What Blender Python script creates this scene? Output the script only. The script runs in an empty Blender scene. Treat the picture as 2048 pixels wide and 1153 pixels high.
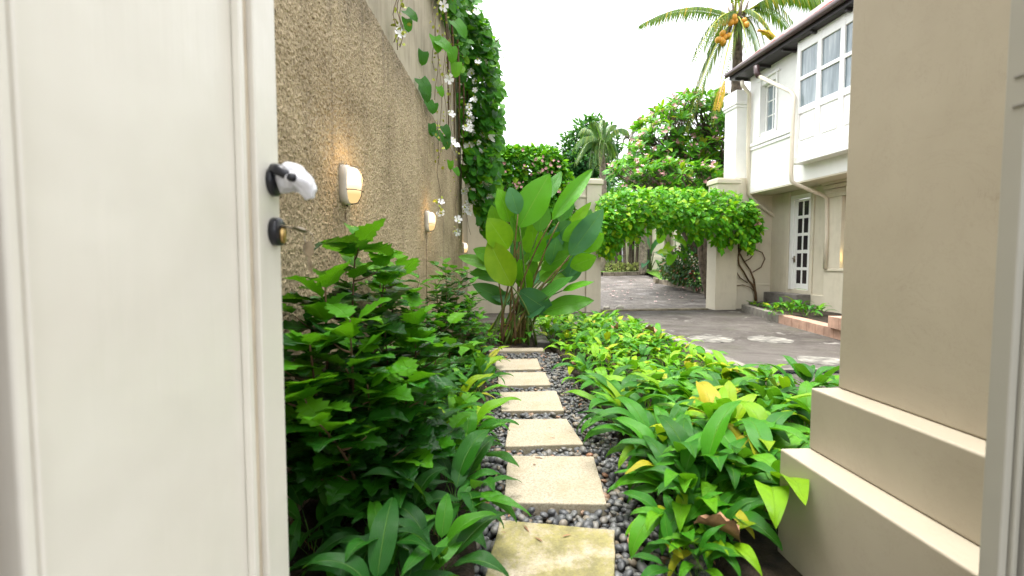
import bpy, math, random
import numpy as np
from mathutils import Vector, Matrix
random.seed(7); RNG = np.random.default_rng(7)
C = bpy.context.scene.collection
SC = bpy.context.scene
R = math.radians
PI = math.pi

# ------------------------------------------------------------------ camera, sky, sun, exposure
EYE = 1.10
FPX = 930.0                       # focal length in pixels of the 2048 px wide photograph
YAW, PITCH = math.atan(44/FPX), math.atan(51/FPX)
cam_d = bpy.data.cameras.new('camera'); cam = bpy.data.objects.new('camera', cam_d); C.objects.link(cam)
cam.location = (0, 0, EYE); cam.rotation_euler = (PI/2-PITCH, 0, -YAW)
cam_d.sensor_width = 36; cam_d.lens = FPX/2048*36
cam_d.clip_start = 0.02; cam_d.clip_end = 1500
cam_d.dof.use_dof = True; cam_d.dof.focus_distance = 3.6; cam_d.dof.aperture_fstop = 2.9
SC.camera = cam

SUN_EL, SUN_AZ = 80.0, -60.0      # azimuth measured from +Y towards +X
world = bpy.data.worlds.new('World'); SC.world = world; world.use_nodes = True
wn = world.node_tree.nodes; wl = world.node_tree.links; wn.clear()
wo = wn.new('ShaderNodeOutputWorld'); bg = wn.new('ShaderNodeBackground')
sky = wn.new('ShaderNodeTexSky'); sky.sky_type = 'NISHITA'; sky.sun_disc = False
sky.sun_elevation = R(SUN_EL); sky.sun_rotation = R(SUN_AZ)
sky.air_density = 1.0; sky.dust_density = 4.0; sky.ozone_density = 1.0
hs = wn.new('ShaderNodeHueSaturation'); hs.inputs['Saturation'].default_value = 0.12
wl.new(sky.outputs[0], hs.inputs['Color']); wl.new(hs.outputs[0], bg.inputs[0]); wl.new(bg.outputs[0], wo.inputs[0])
bg.inputs[1].default_value = 0.15
sd = bpy.data.lights.new('sun', 'SUN'); so = bpy.data.objects.new('sun', sd); C.objects.link(so)
sd.energy = 0.9; sd.angle = R(40); sd.color = (1.0, 0.96, 0.9)
_dir = Vector((math.sin(R(SUN_AZ))*math.cos(R(SUN_EL)), math.cos(R(SUN_AZ))*math.cos(R(SUN_EL)), math.sin(R(SUN_EL))))
so.rotation_euler = _dir.to_track_quat('Z', 'Y').to_euler(); so.location = (0, 0, 30)
SC.view_settings.view_transform = 'Standard'; SC.view_settings.look = 'None'
SC.view_settings.exposure = 2.14; SC.view_settings.gamma = 1.0; SC.view_settings.use_curve_mapping = False
SC.cycles.max_bounces = 7; SC.cycles.diffuse_bounces = 4; SC.cycles.transmission_bounces = 3; SC.cycles.glossy_bounces = 3
SC.cycles.use_denoising = True

# ------------------------------------------------------------------ measuring helpers
CAMR = np.array(Matrix.Rotation(-YAW, 3, 'Z') @ Matrix.Rotation(PI/2-PITCH, 3, 'X'))
def ray(px, py):
    return CAMR @ np.array([(px-1024)/FPX, -(py-576.5)/FPX, -1.0])
def atY(px, py, Y):
    d = ray(px, py); t = Y/d[1]; return np.array([d[0]*t, Y, EYE+d[2]*t])
def atZ(px, py, z=0.0):
    d = ray(px, py); t = (z-EYE)/d[2]; return np.array([d[0]*t, d[1]*t, z])
def proj(p):
    q = CAMR.T @ (np.asarray(p, float)-np.array([0, 0, EYE]))
    return 1024+FPX*q[0]/-q[2], 576.5-FPX*q[1]/-q[2], -q[2]
def gz(Y):                        # the drive climbs gently beyond the gate
    return min(max(0.0, (Y-10.6)*0.055), 0.75)
def at_ground(px, py):
    for k in range(200):
        Y = 4+k*0.2
        p = atY(px, py, Y)
        if p[2] <= gz(Y): return np.array([p[0], Y, gz(Y)])
    return p
class Frame:
    def __init__(s, ox, oy, ang): s.o = np.array([ox, oy]); s.a = ang; s.x = np.array([math.cos(ang), math.sin(ang)]); s.y = np.array([-math.sin(ang), math.cos(ang)])
    def hit(s, px, py, off=0.0):
        d = ray(px, py); t = (off + s.o@s.y)/(d[:2]@s.y)
        return (d[:2]*t - s.o)@s.x, EYE+d[2]*t
    def w(s, x, y, z=0.0):
        p = s.o+s.x*x+s.y*y; return np.array([p[0], p[1], z])

# ------------------------------------------------------------------ object helpers
def tag(o, label=None, cat=None, group=None, kind=None):
    if label: o['label'] = label
    if cat: o['category'] = cat
    if group: o['group'] = group
    if kind: o['kind'] = kind
    return o
def thing(name, label, cat, loc=(0, 0, 0), rz=0.0, group=None):
    o = bpy.data.objects.new(name, None); C.objects.link(o); o.empty_display_size = 0.1
    o.location = loc; o.rotation_euler = (0, 0, rz)
    return tag(o, label, cat, group)
def link(name, me, parent=None):
    o = bpy.data.objects.new(name, me); C.objects.link(o)
    if parent is not None: o.parent = parent
    return o
def copy_tree(o, parent=None):
    c = o.copy(); C.objects.link(c); c.parent = parent
    for ch in list(o.children): copy_tree(ch, c)
    return c
class MB:
    def __init__(s): s.v = []; s.f = []; s.sm = []
    def add(s, V, F, smooth=False):
        n = len(s.v); s.v.extend([tuple(map(float, p)) for p in V]); s.f.extend([tuple(int(i)+n for i in f) for f in F]); s.sm.extend([smooth]*len(F)); return s
    def box(s, lo, hi, taper=None):
        (a, b, c), (d, e, f) = lo, hi
        return s.add([(a,b,c),(d,b,c),(d,e,c),(a,e,c),(a,b,f),(d,b,f),(d,e,f),(a,e,f)],
                     [(0,3,2,1),(4,5,6,7),(0,1,5,4),(1,2,6,5),(2,3,7,6),(3,0,4,7)])
    def prism(s, poly, z0, z1):
        n = len(poly); V = [(x, y, z0) for x, y in poly]+[(x, y, z1) for x, y in poly]
        F = [tuple(range(n-1, -1, -1)), tuple(range(n, 2*n))]+[(i, (i+1) % n, n+(i+1) % n, n+i) for i in range(n)]
        return s.add(V, F)
    def tube(s, pts, rad, n=8, smooth=True, caps=True):
        P = [np.asarray(p, float) for p in pts]
        if np.isscalar(rad): rad = [rad]*len(P)
        V = []; F = []; prev = None
        for i, p in enumerate(P):
            t = P[min(i+1, len(P)-1)]-P[max(i-1, 0)]; t = t/(np.linalg.norm(t)+1e-9)
            if prev is None:
                a = np.array([0, 0, 1.0]) if abs(t[2]) < .9 else np.array([1.0, 0, 0]); x = np.cross(a, t)
            else: x = prev-t*(prev@t)
            x = x/(np.linalg.norm(x)+1e-9); y = np.cross(t, x); prev = x
            for k in range(n):
                a = 2*PI*k/n; V.append(p+rad[i]*(x*math.cos(a)+y*math.sin(a)))
        for i in range(len(P)-1):
            for k in range(n): F.append((i*n+k, i*n+(k+1) % n, (i+1)*n+(k+1) % n, (i+1)*n+k))
        if caps: F.append(tuple(range(n-1, -1, -1))); F.append(tuple((len(P)-1)*n+k for k in range(n)))
        return s.add(V, F, smooth)
    def rings(s, rings, smooth=True, cap0=True, cap1=True):
        n = len(rings[0]); V = [p for r in rings for p in r]; F = []
        for i in range(len(rings)-1):
            for k in range(n): F.append((i*n+k, i*n+(k+1) % n, (i+1)*n+(k+1) % n, (i+1)*n+k))
        if cap0: F.append(tuple(range(n-1, -1, -1)))
        if cap1: F.append(tuple((len(rings)-1)*n+k for k in range(n)))
        return s.add(V, F, smooth)
    def xf(s, M):
        s.v = [tuple(M @ Vector(p)) for p in s.v]; return s
    def mesh(s, name, mat):
        me = bpy.data.meshes.new(name); me.from_pydata(s.v, [], s.f)
        if any(s.sm): me.polygons.foreach_set('use_smooth', s.sm)
        if mat: me.materials.append(mat)
        me.update(); return me
    def build(s, name, mat, parent=None, bevel=0.0, seg=2):
        o = link(name, s.mesh(name, mat), parent)
        if bevel:
            m = o.modifiers.new('bevel', 'BEVEL'); m.width = bevel; m.segments = seg; m.limit_method = 'ANGLE'; m.angle_limit = R(40)
        return o
def ell(cx, cz, a, b, n=24, e=2.0, y=0.0):
    out = []
    for k in range(n):
        t = 2*PI*k/n; c, s_ = math.cos(t), math.sin(t)
        out.append((cx+a*math.copysign(abs(c)**(2/e), c), y, cz+b*math.copysign(abs(s_)**(2/e), s_)))
    return out
def geo_mesh(name, V, F, UV, mat, smooth=True):          # quads only, through numpy
    me = bpy.data.meshes.new(name); nv, nf = len(V), len(F)
    me.vertices.add(nv); me.vertices.foreach_set('co', np.asarray(V, np.float32).ravel())
    me.loops.add(nf*4); me.loops.foreach_set('vertex_index', np.asarray(F, np.int32).ravel())
    me.polygons.add(nf); me.polygons.foreach_set('loop_start', np.arange(0, nf*4, 4, dtype=np.int32))
    if UV is not None:
        u = me.uv_layers.new(name='UVMap'); u.data.foreach_set('uv', np.asarray(UV, np.float32).ravel())
    me.update(calc_edges=True); me.polygons.foreach_set('use_smooth', np.full(nf, smooth))
    if mat: me.materials.append(mat)
    me.validate(); return me
def merged(name, geos, items, mat):                      # items: list of (geo index, 4x4 matrix)
    Vs, Fs, Us, n = [], [], [], 0
    for gi, M in items:
        V, F, U = geos[gi]; Vs.append(V@M[:3, :3].T+M[:3, 3]); Fs.append(F+n); Us.append(U); n += len(V)
    return geo_mesh(name, np.concatenate(Vs), np.concatenate(Fs), np.concatenate(Us), mat)
def frame_mat(pos, d, up, s=1.0):
    y = np.asarray(d, float); y = y/(np.linalg.norm(y)+1e-9); z = np.asarray(up, float)
    x = np.cross(y, z); l = np.linalg.norm(x)
    if l < 1e-4: x = np.cross(y, [1, .2, 0]); l = np.linalg.norm(x)
    x /= l; z = np.cross(x, y); M = np.eye(4)
    M[:3, 0] = x*s; M[:3, 1] = y*s; M[:3, 2] = z*s; M[:3, 3] = pos; return M
_mesh_cache = {}
def place(parent, name, kindkey, geos, items, mat, limit=300, stuff_name='foliage'):
    """items -> single leaf objects (the nearest ones) and one joined remainder; positions in world, parent has location only."""
    base = np.array(parent.location)
    items = sorted(items, key=lambda it: (it[1][0, 3])**2+(it[1][1, 3])**2+(it[1][2, 3]-EYE)**2)
    for gi, M in items[:limit]:
        key = (kindkey, gi, mat.name)
        if key not in _mesh_cache: _mesh_cache[key] = geo_mesh(name, *geos[gi], mat)
        o = link(name, _mesh_cache[key], parent)
        M2 = M.copy(); M2[:3, 3] -= base; o.matrix_local = Matrix(M2.tolist())
    rest = items[limit:]
    if rest:
        rest = [(gi, np.vstack([np.hstack([M[:3, :3], (M[:3, 3]-base)[:, None]]), [0, 0, 0, 1]])) for gi, M in rest]
        o = link(stuff_name, merged(stuff_name, geos, rest, mat), parent); o['kind'] = 'stuff'

# ------------------------------------------------------------------ materials
class NT:
    def __init__(s, name):
        s.m = bpy.data.materials.new(name); s.m.use_nodes = True; s.t = s.m.node_tree; s.t.nodes.clear()
        s.out = s.t.nodes.new('ShaderNodeOutputMaterial')
    def n(s, typ, ins=None, **kw):
        nd = s.t.nodes.new('ShaderNode'+typ)
        for k, v in kw.items(): setattr(nd, k, v)
        for k, v in (ins or {}).items():
            if hasattr(v, 'is_output') or isinstance(v, bpy.types.NodeSocket): s.t.links.new(v, nd.inputs[k])
            else: nd.inputs[k].default_value = v
        return nd
    def math(s, op, a, b=None, c=None, clamp=False):
        ins = {0: a}
        if b is not None: ins[1] = b
        if c is not None: ins[2] = c
        return s.n('Math', ins, operation=op, use_clamp=clamp).outputs[0]
    def mix(s, fac, a, b, blend='MIX'):
        nd = s.t.nodes.new('ShaderNodeMix'); nd.data_type = 'RGBA'; nd.blend_type = blend
        for k, v in ((0, fac), (6, a), (7, b)):
            if isinstance(v, bpy.types.NodeSocket): s.t.links.new(v, nd.inputs[k])
            else: nd.inputs[k].default_value = v if k == 0 else (tuple(v)+(1,))[:4]
        return nd.outputs[2]
    def ramp(s, fac, stops):
        nd = s.n('ValToRGB', {0: fac}); e = nd.color_ramp.elements
        while len(e) < len(stops): e.new(0.5)
        for q, (p, c) in zip(e, stops): q.position = p; q.color = tuple(c)+(1,) if len(c) == 3 else c
        return nd.outputs[0]
    def noise(s, scale, detail=4, rough=.6, coord='Object', dist=0.0, stretch=None):
        tc = s.n('TexCoord').outputs[coord]
        if stretch: tc = s.n('Mapping', {0: tc, 3: stretch}).outputs[0]
        return s.n('TexNoise', {'Vector': tc, 'Scale': scale, 'Detail': detail, 'Roughness': rough, 'Distortion': dist}).outputs['Fac']
    def bump(s, h, strength=.3, dist=.01):
        return s.n('Bump', {'Height': h, 'Strength': strength, 'Distance': dist}).outputs[0]
    def pbr(s, color, rough=.6, normal=None, spec=.4, metal=0.0, **more):
        ins = {'Base Color': color if isinstance(color, bpy.types.NodeSocket) else tuple(color)+(1,), 'Roughness': rough, 'Metallic': metal, 'Specular IOR Level': spec}
        if normal is not None: ins['Normal'] = normal
        ins.update(more)
        nd = s.n('BsdfPrincipled', ins); s.t.links.new(nd.outputs[0], s.out.inputs[0]); return nd
def simple(name, col, rough=.6, var=.12, scale=8, bump=.15, bscale=60, spec=.4, metal=0.0, bd=.003):
    t = NT(name); f = t.noise(scale, 5)
    dark = tuple(c*(1-var*1.6) for c in col); lite = tuple(min(1, c*(1+var)) for c in col)
    c = t.ramp(f, [(.3, dark), (.7, lite)])
    nm = t.bump(t.noise(bscale, 4), bump, bd) if bump else None
    t.pbr(c, rough, nm, spec, metal); return t.m
def paint(name, col, rough=.55, dirt=.5, spec=.35, dirtcol=(.25, .2, .13), lo=.52, hi=.8):
    t = NT(name)
    f = t.noise(1.7, 6, .65); g = t.noise(3.2, 5, .7, stretch=(4, 4, .35))
    base = t.ramp(t.noise(6, 3), [(.25, tuple(c*.93 for c in col)), (.75, col)])
    m = t.math('MULTIPLY', t.n('MapRange', {0: t.math('MULTIPLY', f, t.math('ADD', g, .5)), 1: lo, 2: hi}).outputs[0], dirt, clamp=True)
    c = t.mix(m, base, dirtcol)
    h = t.math('ADD', t.noise(14, 5), t.math('MULTIPLY', t.noise(120, 3), .25))
    t.pbr(c, rough, t.bump(h, .12, .004), spec); return t.m
def leaf_mat(name, stops, rough=.36, veins=12, slant=.35, rib=(.22, .34, .05), trans=.28, spots=0.0, veinamt=.5, spec=.27, ribw=.06):
    t = NT(name)
    uv = t.n('UVMap', uv_map='UVMap'); sep = t.n('SeparateXYZ', {0: uv.outputs[0]}); u, v = sep.outputs[0], sep.outputs[1]
    d = t.math('MULTIPLY', t.math('ABSOLUTE', t.math('SUBTRACT', u, .5)), 2.0)
    rnd = t.math('FRACT', t.math('ADD', t.n('ObjectInfo').outputs['Random'], t.n('NewGeometry').outputs['Random Per Island']))
    base = t.ramp(rnd, stops)
    lowf = t.noise(7, 3)
    base = t.mix(t.math('MULTIPLY', t.math('SUBTRACT', lowf, .4), 1.0, clamp=True), base, tuple(.6*c for c in stops[len(stops)//2][1]))
    w = t.math('SINE', t.math('MULTIPLY', t.math('SUBTRACT', v, t.math('MULTIPLY', d, slant)), veins*2*PI))
    vein = t.math('POWER', t.math('ADD', t.math('MULTIPLY', w, .5), .5), 5.0)
    ribm = t.n('MapRange', {0: d, 1: ribw, 2: 0.0}).outputs[0]
    c = t.mix(t.math('MULTIPLY', vein, .15*veinamt), base, rib)
    c = t.mix(t.math('MULTIPLY', ribm, .55), c, rib)
    if spots:
        sp = t.n('MapRange', {0: t.noise(26, 4, .7), 1: .66, 2: .74}).outputs[0]
        c = t.mix(t.math('MULTIPLY', sp, spots), c, (.12, .07, .02))
    h = t.math('SUBTRACT', t.math('MULTIPLY', t.math('ABSOLUTE', w), .5*veinamt), t.math('MULTIPLY', ribm, 1.0))
    nm = t.bump(t.math('ADD', h, t.math('MULTIPLY', t.noise(30, 2), .4)), .55, .006)
    p = t.n('BsdfPrincipled', {'Base Color': c, 'Roughness': rough, 'Specular IOR Level': spec, 'Normal': nm})
    tr = t.n('BsdfTranslucent', {'Color': t.mix(.45, c, (.22, .55, .01), 'MIX'), 'Normal': nm})
    mx = t.n('MixShader', {0: trans, 1: p.outputs[0], 2: tr.outputs[0]})
    t.t.links.new(mx.outputs[0], t.out.inputs[0]); return t.m

M = {}
M['cream'] = paint('cream_wall_paint', (.65, .595, .47), .6, .25)
M['pier'] = paint('pier_paint', (.36, .31, .218), .42, .25, .3, lo=.6, hi=.95)
M['white_wall'] = paint('white_wall_paint', (.86, .86, .83), .6, .06)
M['white'] = paint('white_gloss_paint', (.86, .86, .83), .35, .05, .5)
def doorpaint():
    t = NT('brushed_cream_door_paint')
    st = t.noise(5, 6, .6, stretch=(6, 6, .25)); bl = t.noise(2.5, 4); dent = t.noise(9, 2)
    c = t.ramp(bl, [(.3, (.70, .67, .585)), (.7, (.79, .765, .68))])
    sc = t.n('MapRange', {0: t.noise(13, 5, .8), 1: .70, 2: .78}).outputs[0]
    c = t.mix(t.math('MULTIPLY', sc, .35), c, (.42, .35, .26))
    h = t.math('ADD', t.math('MULTIPLY', st, .7), t.math('ADD', t.math('MULTIPLY', dent, .8), t.math('MULTIPLY', t.noise(45, 3), .12)))
    t.pbr(c, .3, t.bump(h, .35, .006), .5); return t.m
M['door_paint'] = doorpaint()
def pierpaint():
    t = NT('trowelled_pier_paint'); a = t.noise(2.2, 5, .6); b = t.noise(7, 6, .7, stretch=(1, 1, 3)); cr = t.noise(3.1, 8, .8, dist=1.2)
    c = t.ramp(a, [(.3, (.365, .322, .245)), (.7, (.42, .375, .29))])
    g = t.n('MapRange', {0: t.noise(4, 8, .8), 1: .60, 2: .74}).outputs[0]; c = t.mix(t.math('MULTIPLY', g, .5), c, (.20, .155, .10))
    ln = t.n('MapRange', {0: t.math('ABSOLUTE', t.math('SUBTRACT', cr, .5)), 1: .004, 2: 0.0}).outputs[0]; c = t.mix(t.math('MULTIPLY', ln, .3), c, (.16, .12, .08))
    t.pbr(c, .42, t.bump(t.math('ADD', t.math('MULTIPLY', a, 2.0), t.math('MULTIPLY', b, .35)), .16, .006), .3); return t.m
M['pier'] = pierpaint()
M['frame_grey'] = paint('frame_grey_paint', (.33, .32, .27), .45, .1); M['frame_dark'] = paint('inner_wall_grey', (.26, .25, .22), .6, .1)
M['pipe'] = paint('pipe_paint', (.66, .60, .48), .4, .2, .5)
M['plaster_grey'] = paint('old_plaster', (.44, .39, .29), .8, .7, .2, (.14, .12, .08), .42, .8)
M['soffit'] = simple('dark_soffit', (.035, .03, .032), .5, .2)
M['gutter'] = simple('gutter_metal', (.085, .05, .05), .35, .2, spec=.5)
M['rooftile'] = simple('clay_tile', (.20, .05, .04), .9, .35, 5, .3, 40, spec=.1)
M['jamb'] = simple('shade_toned_jamb_wood', (.20, .13, .07), .6, .2, 5, .2, 30)  # brown wood with the shadow on the jamb put into its colour
M['tan_mould'] = simple('tan_mould_paint', (.56, .48, .36), .45, .12)  # tan for the middle strip of the door moulding
M['groove'] = simple('brown_groove_paint', (.34, .26, .17), .6, .2)  # darker brown for the narrow strips in the moulding grooves
M['black'] = simple('black_enamel', (.012, .013, .018), .3, .2, spec=.5)
M['brass'] = simple('worn_brass', (.55, .38, .15), .35, .2, 40, .1, 80, metal=1.0)
M['keymetal'] = simple('key_steel', (.42, .36, .28), .35, .25, 40, .2, 120, metal=1.0)
M['concrete'] = simple('pale_concrete', (.40, .375, .32), .85, .2, 6, .5, 90)
M['lid'] = simple('worn_lid_concrete', (.20, .19, .165), .9, .55, 7, .9, 60)
M['kerb_pale'] = simple('grey_concrete', (.20, .185, .155), .85, .3, 6, .5, 90)
M['kerb'] = simple('mossy_kerb_concrete', (.20, .17, .12), .9, .4, 5, .6, 60)
M['bark'] = simple('grey_bark', (.13, .10, .075), .9, .4, 10, .9, 30, bd=.02)
M['pale_bark'] = simple('pale_bark', (.24, .20, .15), .9, .4, 10, .8, 30, bd=.02)
M['stem'] = simple('green_stem', (.10, .17, .03), .5, .3, 12, .2, 60)
M['brownstem'] = simple('brown_stem', (.13, .075, .035), .7, .4, 12, .4, 60)
M['redstem'] = simple('cane_stem', (.16, .12, .035), .5, .45, 9, .3, 40)
M['soil'] = simple('dark_soil', (.035, .024, .014), .95, .5, 12, 1.0, 50, bd=.02)
M['slab_grey'] = simple('weathered_flagstone', (.17, .155, .14), .7, .4, 4, .6, 40)
M['terracotta'] = simple('pink_terrace_tile', (.46, .29, .21), .6, .25, 5, .3, 60)
M['grout'] = simple('tile_grout', (.30, .23, .19), .9, .2)
M['planter'] = simple('brown_planter', (.16, .075, .035), .7, .35, 6, .5, 40)
M['lampshell'] = simple('lamp_shell', (.66, .62, .55), .4, .1)
M['wire'] = simple('lamp_wire', (.16, .14, .12), .4, .1)
M['plug'] = simple('conduit_dark', (.09, .08, .06), .8, .3)
M['coconut'] = simple('yellow_coconut', (.72, .36, .04), .45, .2, 9, .1, 30)
M['dry'] = simple('dry_leaf', (.30, .16, .08), .7, .4, 20, .4, 40)
M['petal_white'] = simple('white_petal', (.85, .85, .84), .5, .04, 20, .1, 40)
M['petal_pale'] = simple('pale_pink_petal', (.82, .60, .58), .6, .2, 9, .1, 30)
M['petal_pink'] = simple('pink_petal', (.80, .40, .42), .55, .35, 9, .1, 30)
M['bract'] = simple('yellow_green_bract', (.46, .52, .06), .5, .25, 20, .1, 40)
M['rope'] = simple('vine_twig', (.22, .17, .11), .8, .4, 20, .4, 60)
M['facade_far'] = simple('far_facade', (.62, .66, .70), .8, .06)
def glass_mat():
    t = NT('window_glass'); f = t.noise(1.5, 4, stretch=(5, 5, .6))
    c = t.ramp(f, [(.32, (.09, .13, .145)), (.5, (.20, .25, .27)), (.66, (.36, .41, .42))])
    t.pbr(c, .04, None, .9); return t.m
M['glass'] = glass_mat()
def darkglass():
    t = NT('dark_door_glass'); t.pbr((.03, .025, .028), .08, None, .6); return t.m
M['darkglass'] = darkglass()
def roughcast():
    t = NT('roughcast_render')
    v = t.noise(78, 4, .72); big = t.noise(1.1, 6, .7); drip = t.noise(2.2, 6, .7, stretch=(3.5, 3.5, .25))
    base = t.ramp(v, [(.34, (.08, .065, .045)), (.44, (.42, .355, .24)), (.64, (.63, .545, .405))])  # darkest stop paints the shade inside the pits into the colour
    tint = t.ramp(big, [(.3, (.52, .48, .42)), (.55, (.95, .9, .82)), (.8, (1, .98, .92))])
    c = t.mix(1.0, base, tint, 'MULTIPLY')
    dm = t.n('MapRange', {0: drip, 1: .52, 2: .72}).outputs[0]
    c = t.mix(t.math('MULTIPLY', dm, .6), c, (.17, .14, .10))
    geo = t.n('NewGeometry'); z = t.n('SeparateXYZ', {0: geo.outputs['Position']}).outputs[2]
    band = t.n('MapRange', {0: t.math('ADD', z, t.math('MULTIPLY', drip, .9)), 1: 2.75, 2: 3.25}).outputs[0]
    c = t.mix(t.math('MULTIPLY', band, .55), c, (.15, .13, .10))
    t.pbr(c, .92, t.bump(t.math('ADD', v, t.math('MULTIPLY', t.noise(140, 3), .5)), .8, .012), .2); return t.m
M['roughcast'] = roughcast()
def asphalt():
    t = NT('worn_asphalt')
    sp = t.noise(70, 4, .75, 'Object'); big = t.noise(.7, 8, .75, dist=.4); mid = t.noise(1.9, 9, .75, dist=.8); fine = t.noise(9, 8, .75)
    base = t.ramp(sp, [(.3, (.055, .048, .042)), (.55, (.115, .102, .091)), (.75, (.22, .20, .175))])
    c = t.mix(t.n('MapRange', {0: big, 1: .40, 2: .60}).outputs[0], base, (.046, .038, .032))
    c = t.mix(t.math('MULTIPLY', t.n('MapRange', {0: fine, 1: .5, 2: .7}).outputs[0], .4), c, (.15, .135, .12))
    st = t.math('ADD', mid, t.math('MULTIPLY', t.math('SUBTRACT', fine, .5), .35))
    c = t.mix(t.math('MULTIPLY', t.n('MapRange', {0: st, 1: .585, 2: .66}).outputs[0], .75), c, (.36, .345, .31))
    g = t.noise(1.3, 5, .7); c = t.mix(t.math('MULTIPLY', t.n('MapRange', {0: g, 1: .52, 2: .66}).outputs[0], .4), c, (.07, .075, .035))
    t.pbr(c, t.n('MapRange', {0: big, 1: .4, 2: .65, 3: .5, 4: .85}).outputs[0], t.bump(t.math('ADD', t.math('MULTIPLY', sp, .7), t.math('ADD', mid, fine)), .6, .012), .35); return t.m
M['asphalt'] = asphalt()
def blockpave():
    t = NT('old_block_paving'); tc = t.n('TexCoord').outputs['Object']
    br = t.n('TexBrick', {'Vector': tc, 'Color1': (.15, .13, .115, 1), 'Color2': (.10, .087, .077, 1), 'Mortar': (.035, .03, .027, 1), 'Scale': 1.0, 'Mortar Size': .012, 'Brick Width': .30, 'Row Height': .16})
    big = t.noise(.6, 6, .7); mid = t.noise(1.8, 7, .72)
    wet = t.noise(.9, 8, .75, stretch=(1, 2.2, 1)); c = t.mix(t.n('MapRange', {0: big, 1: .45, 2: .7}).outputs[0], br.outputs[0], (.17, .15, .13))
    c = t.mix(t.math('MULTIPLY', t.n('MapRange', {0: wet, 1: .47, 2: .60}).outputs[0], .7), c, (.042, .037, .033))
    c = t.mix(t.math('MULTIPLY', t.n('MapRange', {0: mid, 1: .54, 2: .66}).outputs[0], .6), c, (.36, .33, .32))
    t.pbr(c, .6, t.bump(t.math('SUBTRACT', t.math('MULTIPLY', mid, 1.2), br.outputs['Fac']), .8, .02), .4); return t.m
M['blocks'] = blockpave()
def slabmat(name, moss):
    t = NT(name); v = t.noise(110, 4, .75); big = t.noise(3, 6, .7); tc = t.n('TexCoord').outputs['Object']
    c = t.ramp(v, [(.28, (.21, .175, .12)), (.5, (.42, .365, .27)), (.75, (.52, .47, .37))])
    c = t.mix(t.math('MULTIPLY', t.n('MapRange', {0: big, 1: .45, 2: .7}).outputs[0], .35), c, (.33, .27, .17))
    mm = t.n('MapRange', {0: t.math('ADD', t.noise(5, 6, .75), t.math('MULTIPLY', v, .25)), 1: .72-.22*moss, 2: .86-.22*moss}).outputs[0]
    c = t.mix(t.math('MULTIPLY', mm, .25+.6*moss), c, t.mix(t.n('MapRange', {0: t.noise(11, 7, .8), 1: .42, 2: .62}).outputs[0], (.29, .26, .07), (.15, .14, .045)))
    pit_ = t.n('MapRange', {0: t.noise(45, 5, .8), 1: .62, 2: .72}).outputs[0]; c = t.mix(t.math('MULTIPLY', pit_, .45), c, (.14, .115, .075))
    t.pbr(c, .9, t.bump(t.math('ADD', v, t.math('MULTIPLY', big, .6)), .55, .006), .2); return t.m
M['slab'] = slabmat('stepping_stone_concrete', .15); M['mossy_slab'] = slabmat('mossy_stepping_stone', .9)
def pebblemat():
    t = NT('river_pebble')
    rnd = t.math('FRACT', t.math('ADD', t.n('ObjectInfo').outputs['Random'], t.n('NewGeometry').outputs['Random Per Island']))
    c = t.ramp(rnd, [(0, (.042, .046, .052)), (.3, (.085, .09, .095)), (.6, (.135, .138, .132)), (.84, (.18, .166, .14)), (.95, (.23, .185, .125)), (1, (.32, .15, .08))])
    c = t.mix(t.math('MULTIPLY', t.noise(40, 4), .25), c, (.16, .155, .145))
    t.pbr(c, .42, t.bump(t.noise(90, 3), .12, .002), .45); return t.m
M['pebble'] = pebblemat()
def grassmat():
    t = NT('lawn'); c = t.ramp(t.noise(30, 5), [(.3, (.04, .12, .01)), (.7, (.13, .27, .02))]); t.pbr(c, .8, t.bump(t.noise(200, 3), 1.0, .03), .2); return t.m
M['lawn'] = grassmat()
def lampglass():
    t = NT('lit_lamp_glass'); z = t.n('SeparateXYZ', {0: t.n('TexCoord').outputs['Object']}).outputs[2]
    k = t.n('MapRange', {0: z, 1: -.055, 2: .01}).outputs[0]
    c = t.mix(k, (1.0, .66, .28), (1.0, .84, .56))
    s_ = t.math('ADD', t.math('MULTIPLY', k, .26), .26)
    e = t.n('Emission', {'Color': c, 'Strength': s_}); t.t.links.new(e.outputs[0], t.out.inputs[0]); return t.m
M['lampglass'] = lampglass()
def glow():
    t = NT('lit_wall_lamp_glass'); e = t.n('Emission', {'Color': (1, .75, .3, 1), 'Strength': 2.5}); t.t.links.new(e.outputs[0], t.out.inputs[0]); return t.m
M['glow'] = glow()
def plastic():
    t = NT('white_plastic_bag'); p = t.n('BsdfPrincipled', {'Base Color': (.82, .82, .85, 1), 'Roughness': .3, 'Normal': t.bump(t.noise(60, 4), .5, .006)})
    tr = t.n('BsdfTranslucent', {'Color': (.9, .9, .92, 1)}); mx = t.n('MixShader', {0: .35, 1: p.outputs[0], 2: tr.outputs[0]})
    t.t.links.new(mx.outputs[0], t.out.inputs[0]); return t.m
M['plastic'] = plastic()
G = lambda *s: [(p, c) for p, c in s]
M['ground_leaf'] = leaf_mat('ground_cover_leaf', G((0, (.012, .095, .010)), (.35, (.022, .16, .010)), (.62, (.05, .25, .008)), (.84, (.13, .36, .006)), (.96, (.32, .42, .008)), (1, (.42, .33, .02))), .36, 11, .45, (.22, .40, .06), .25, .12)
M['left_leaf'] = leaf_mat('shaded_ground_cover_leaf', G((0, (.008, .055, .010)), (.5, (.014, .095, .010)), (.85, (.025, .15, .009)), (1, (.06, .24, .008))), .34, 11, .45, (.20, .36, .08), .25, .06)  # darker copy of the ground leaf, left bed shade put into its colour
M['ground_leaf_bright'] = leaf_mat('yellowing_ground_cover_leaf', G((0, (.018, .13, .008)), (.22, (.045, .25, .007)), (.5, (.12, .37, .006)), (.80, (.22, .45, .006)), (.96, (.38, .48, .008)), (1, (.46, .36, .02))), .36, 11, .45, (.28, .45, .06), .28, .2)
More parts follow.
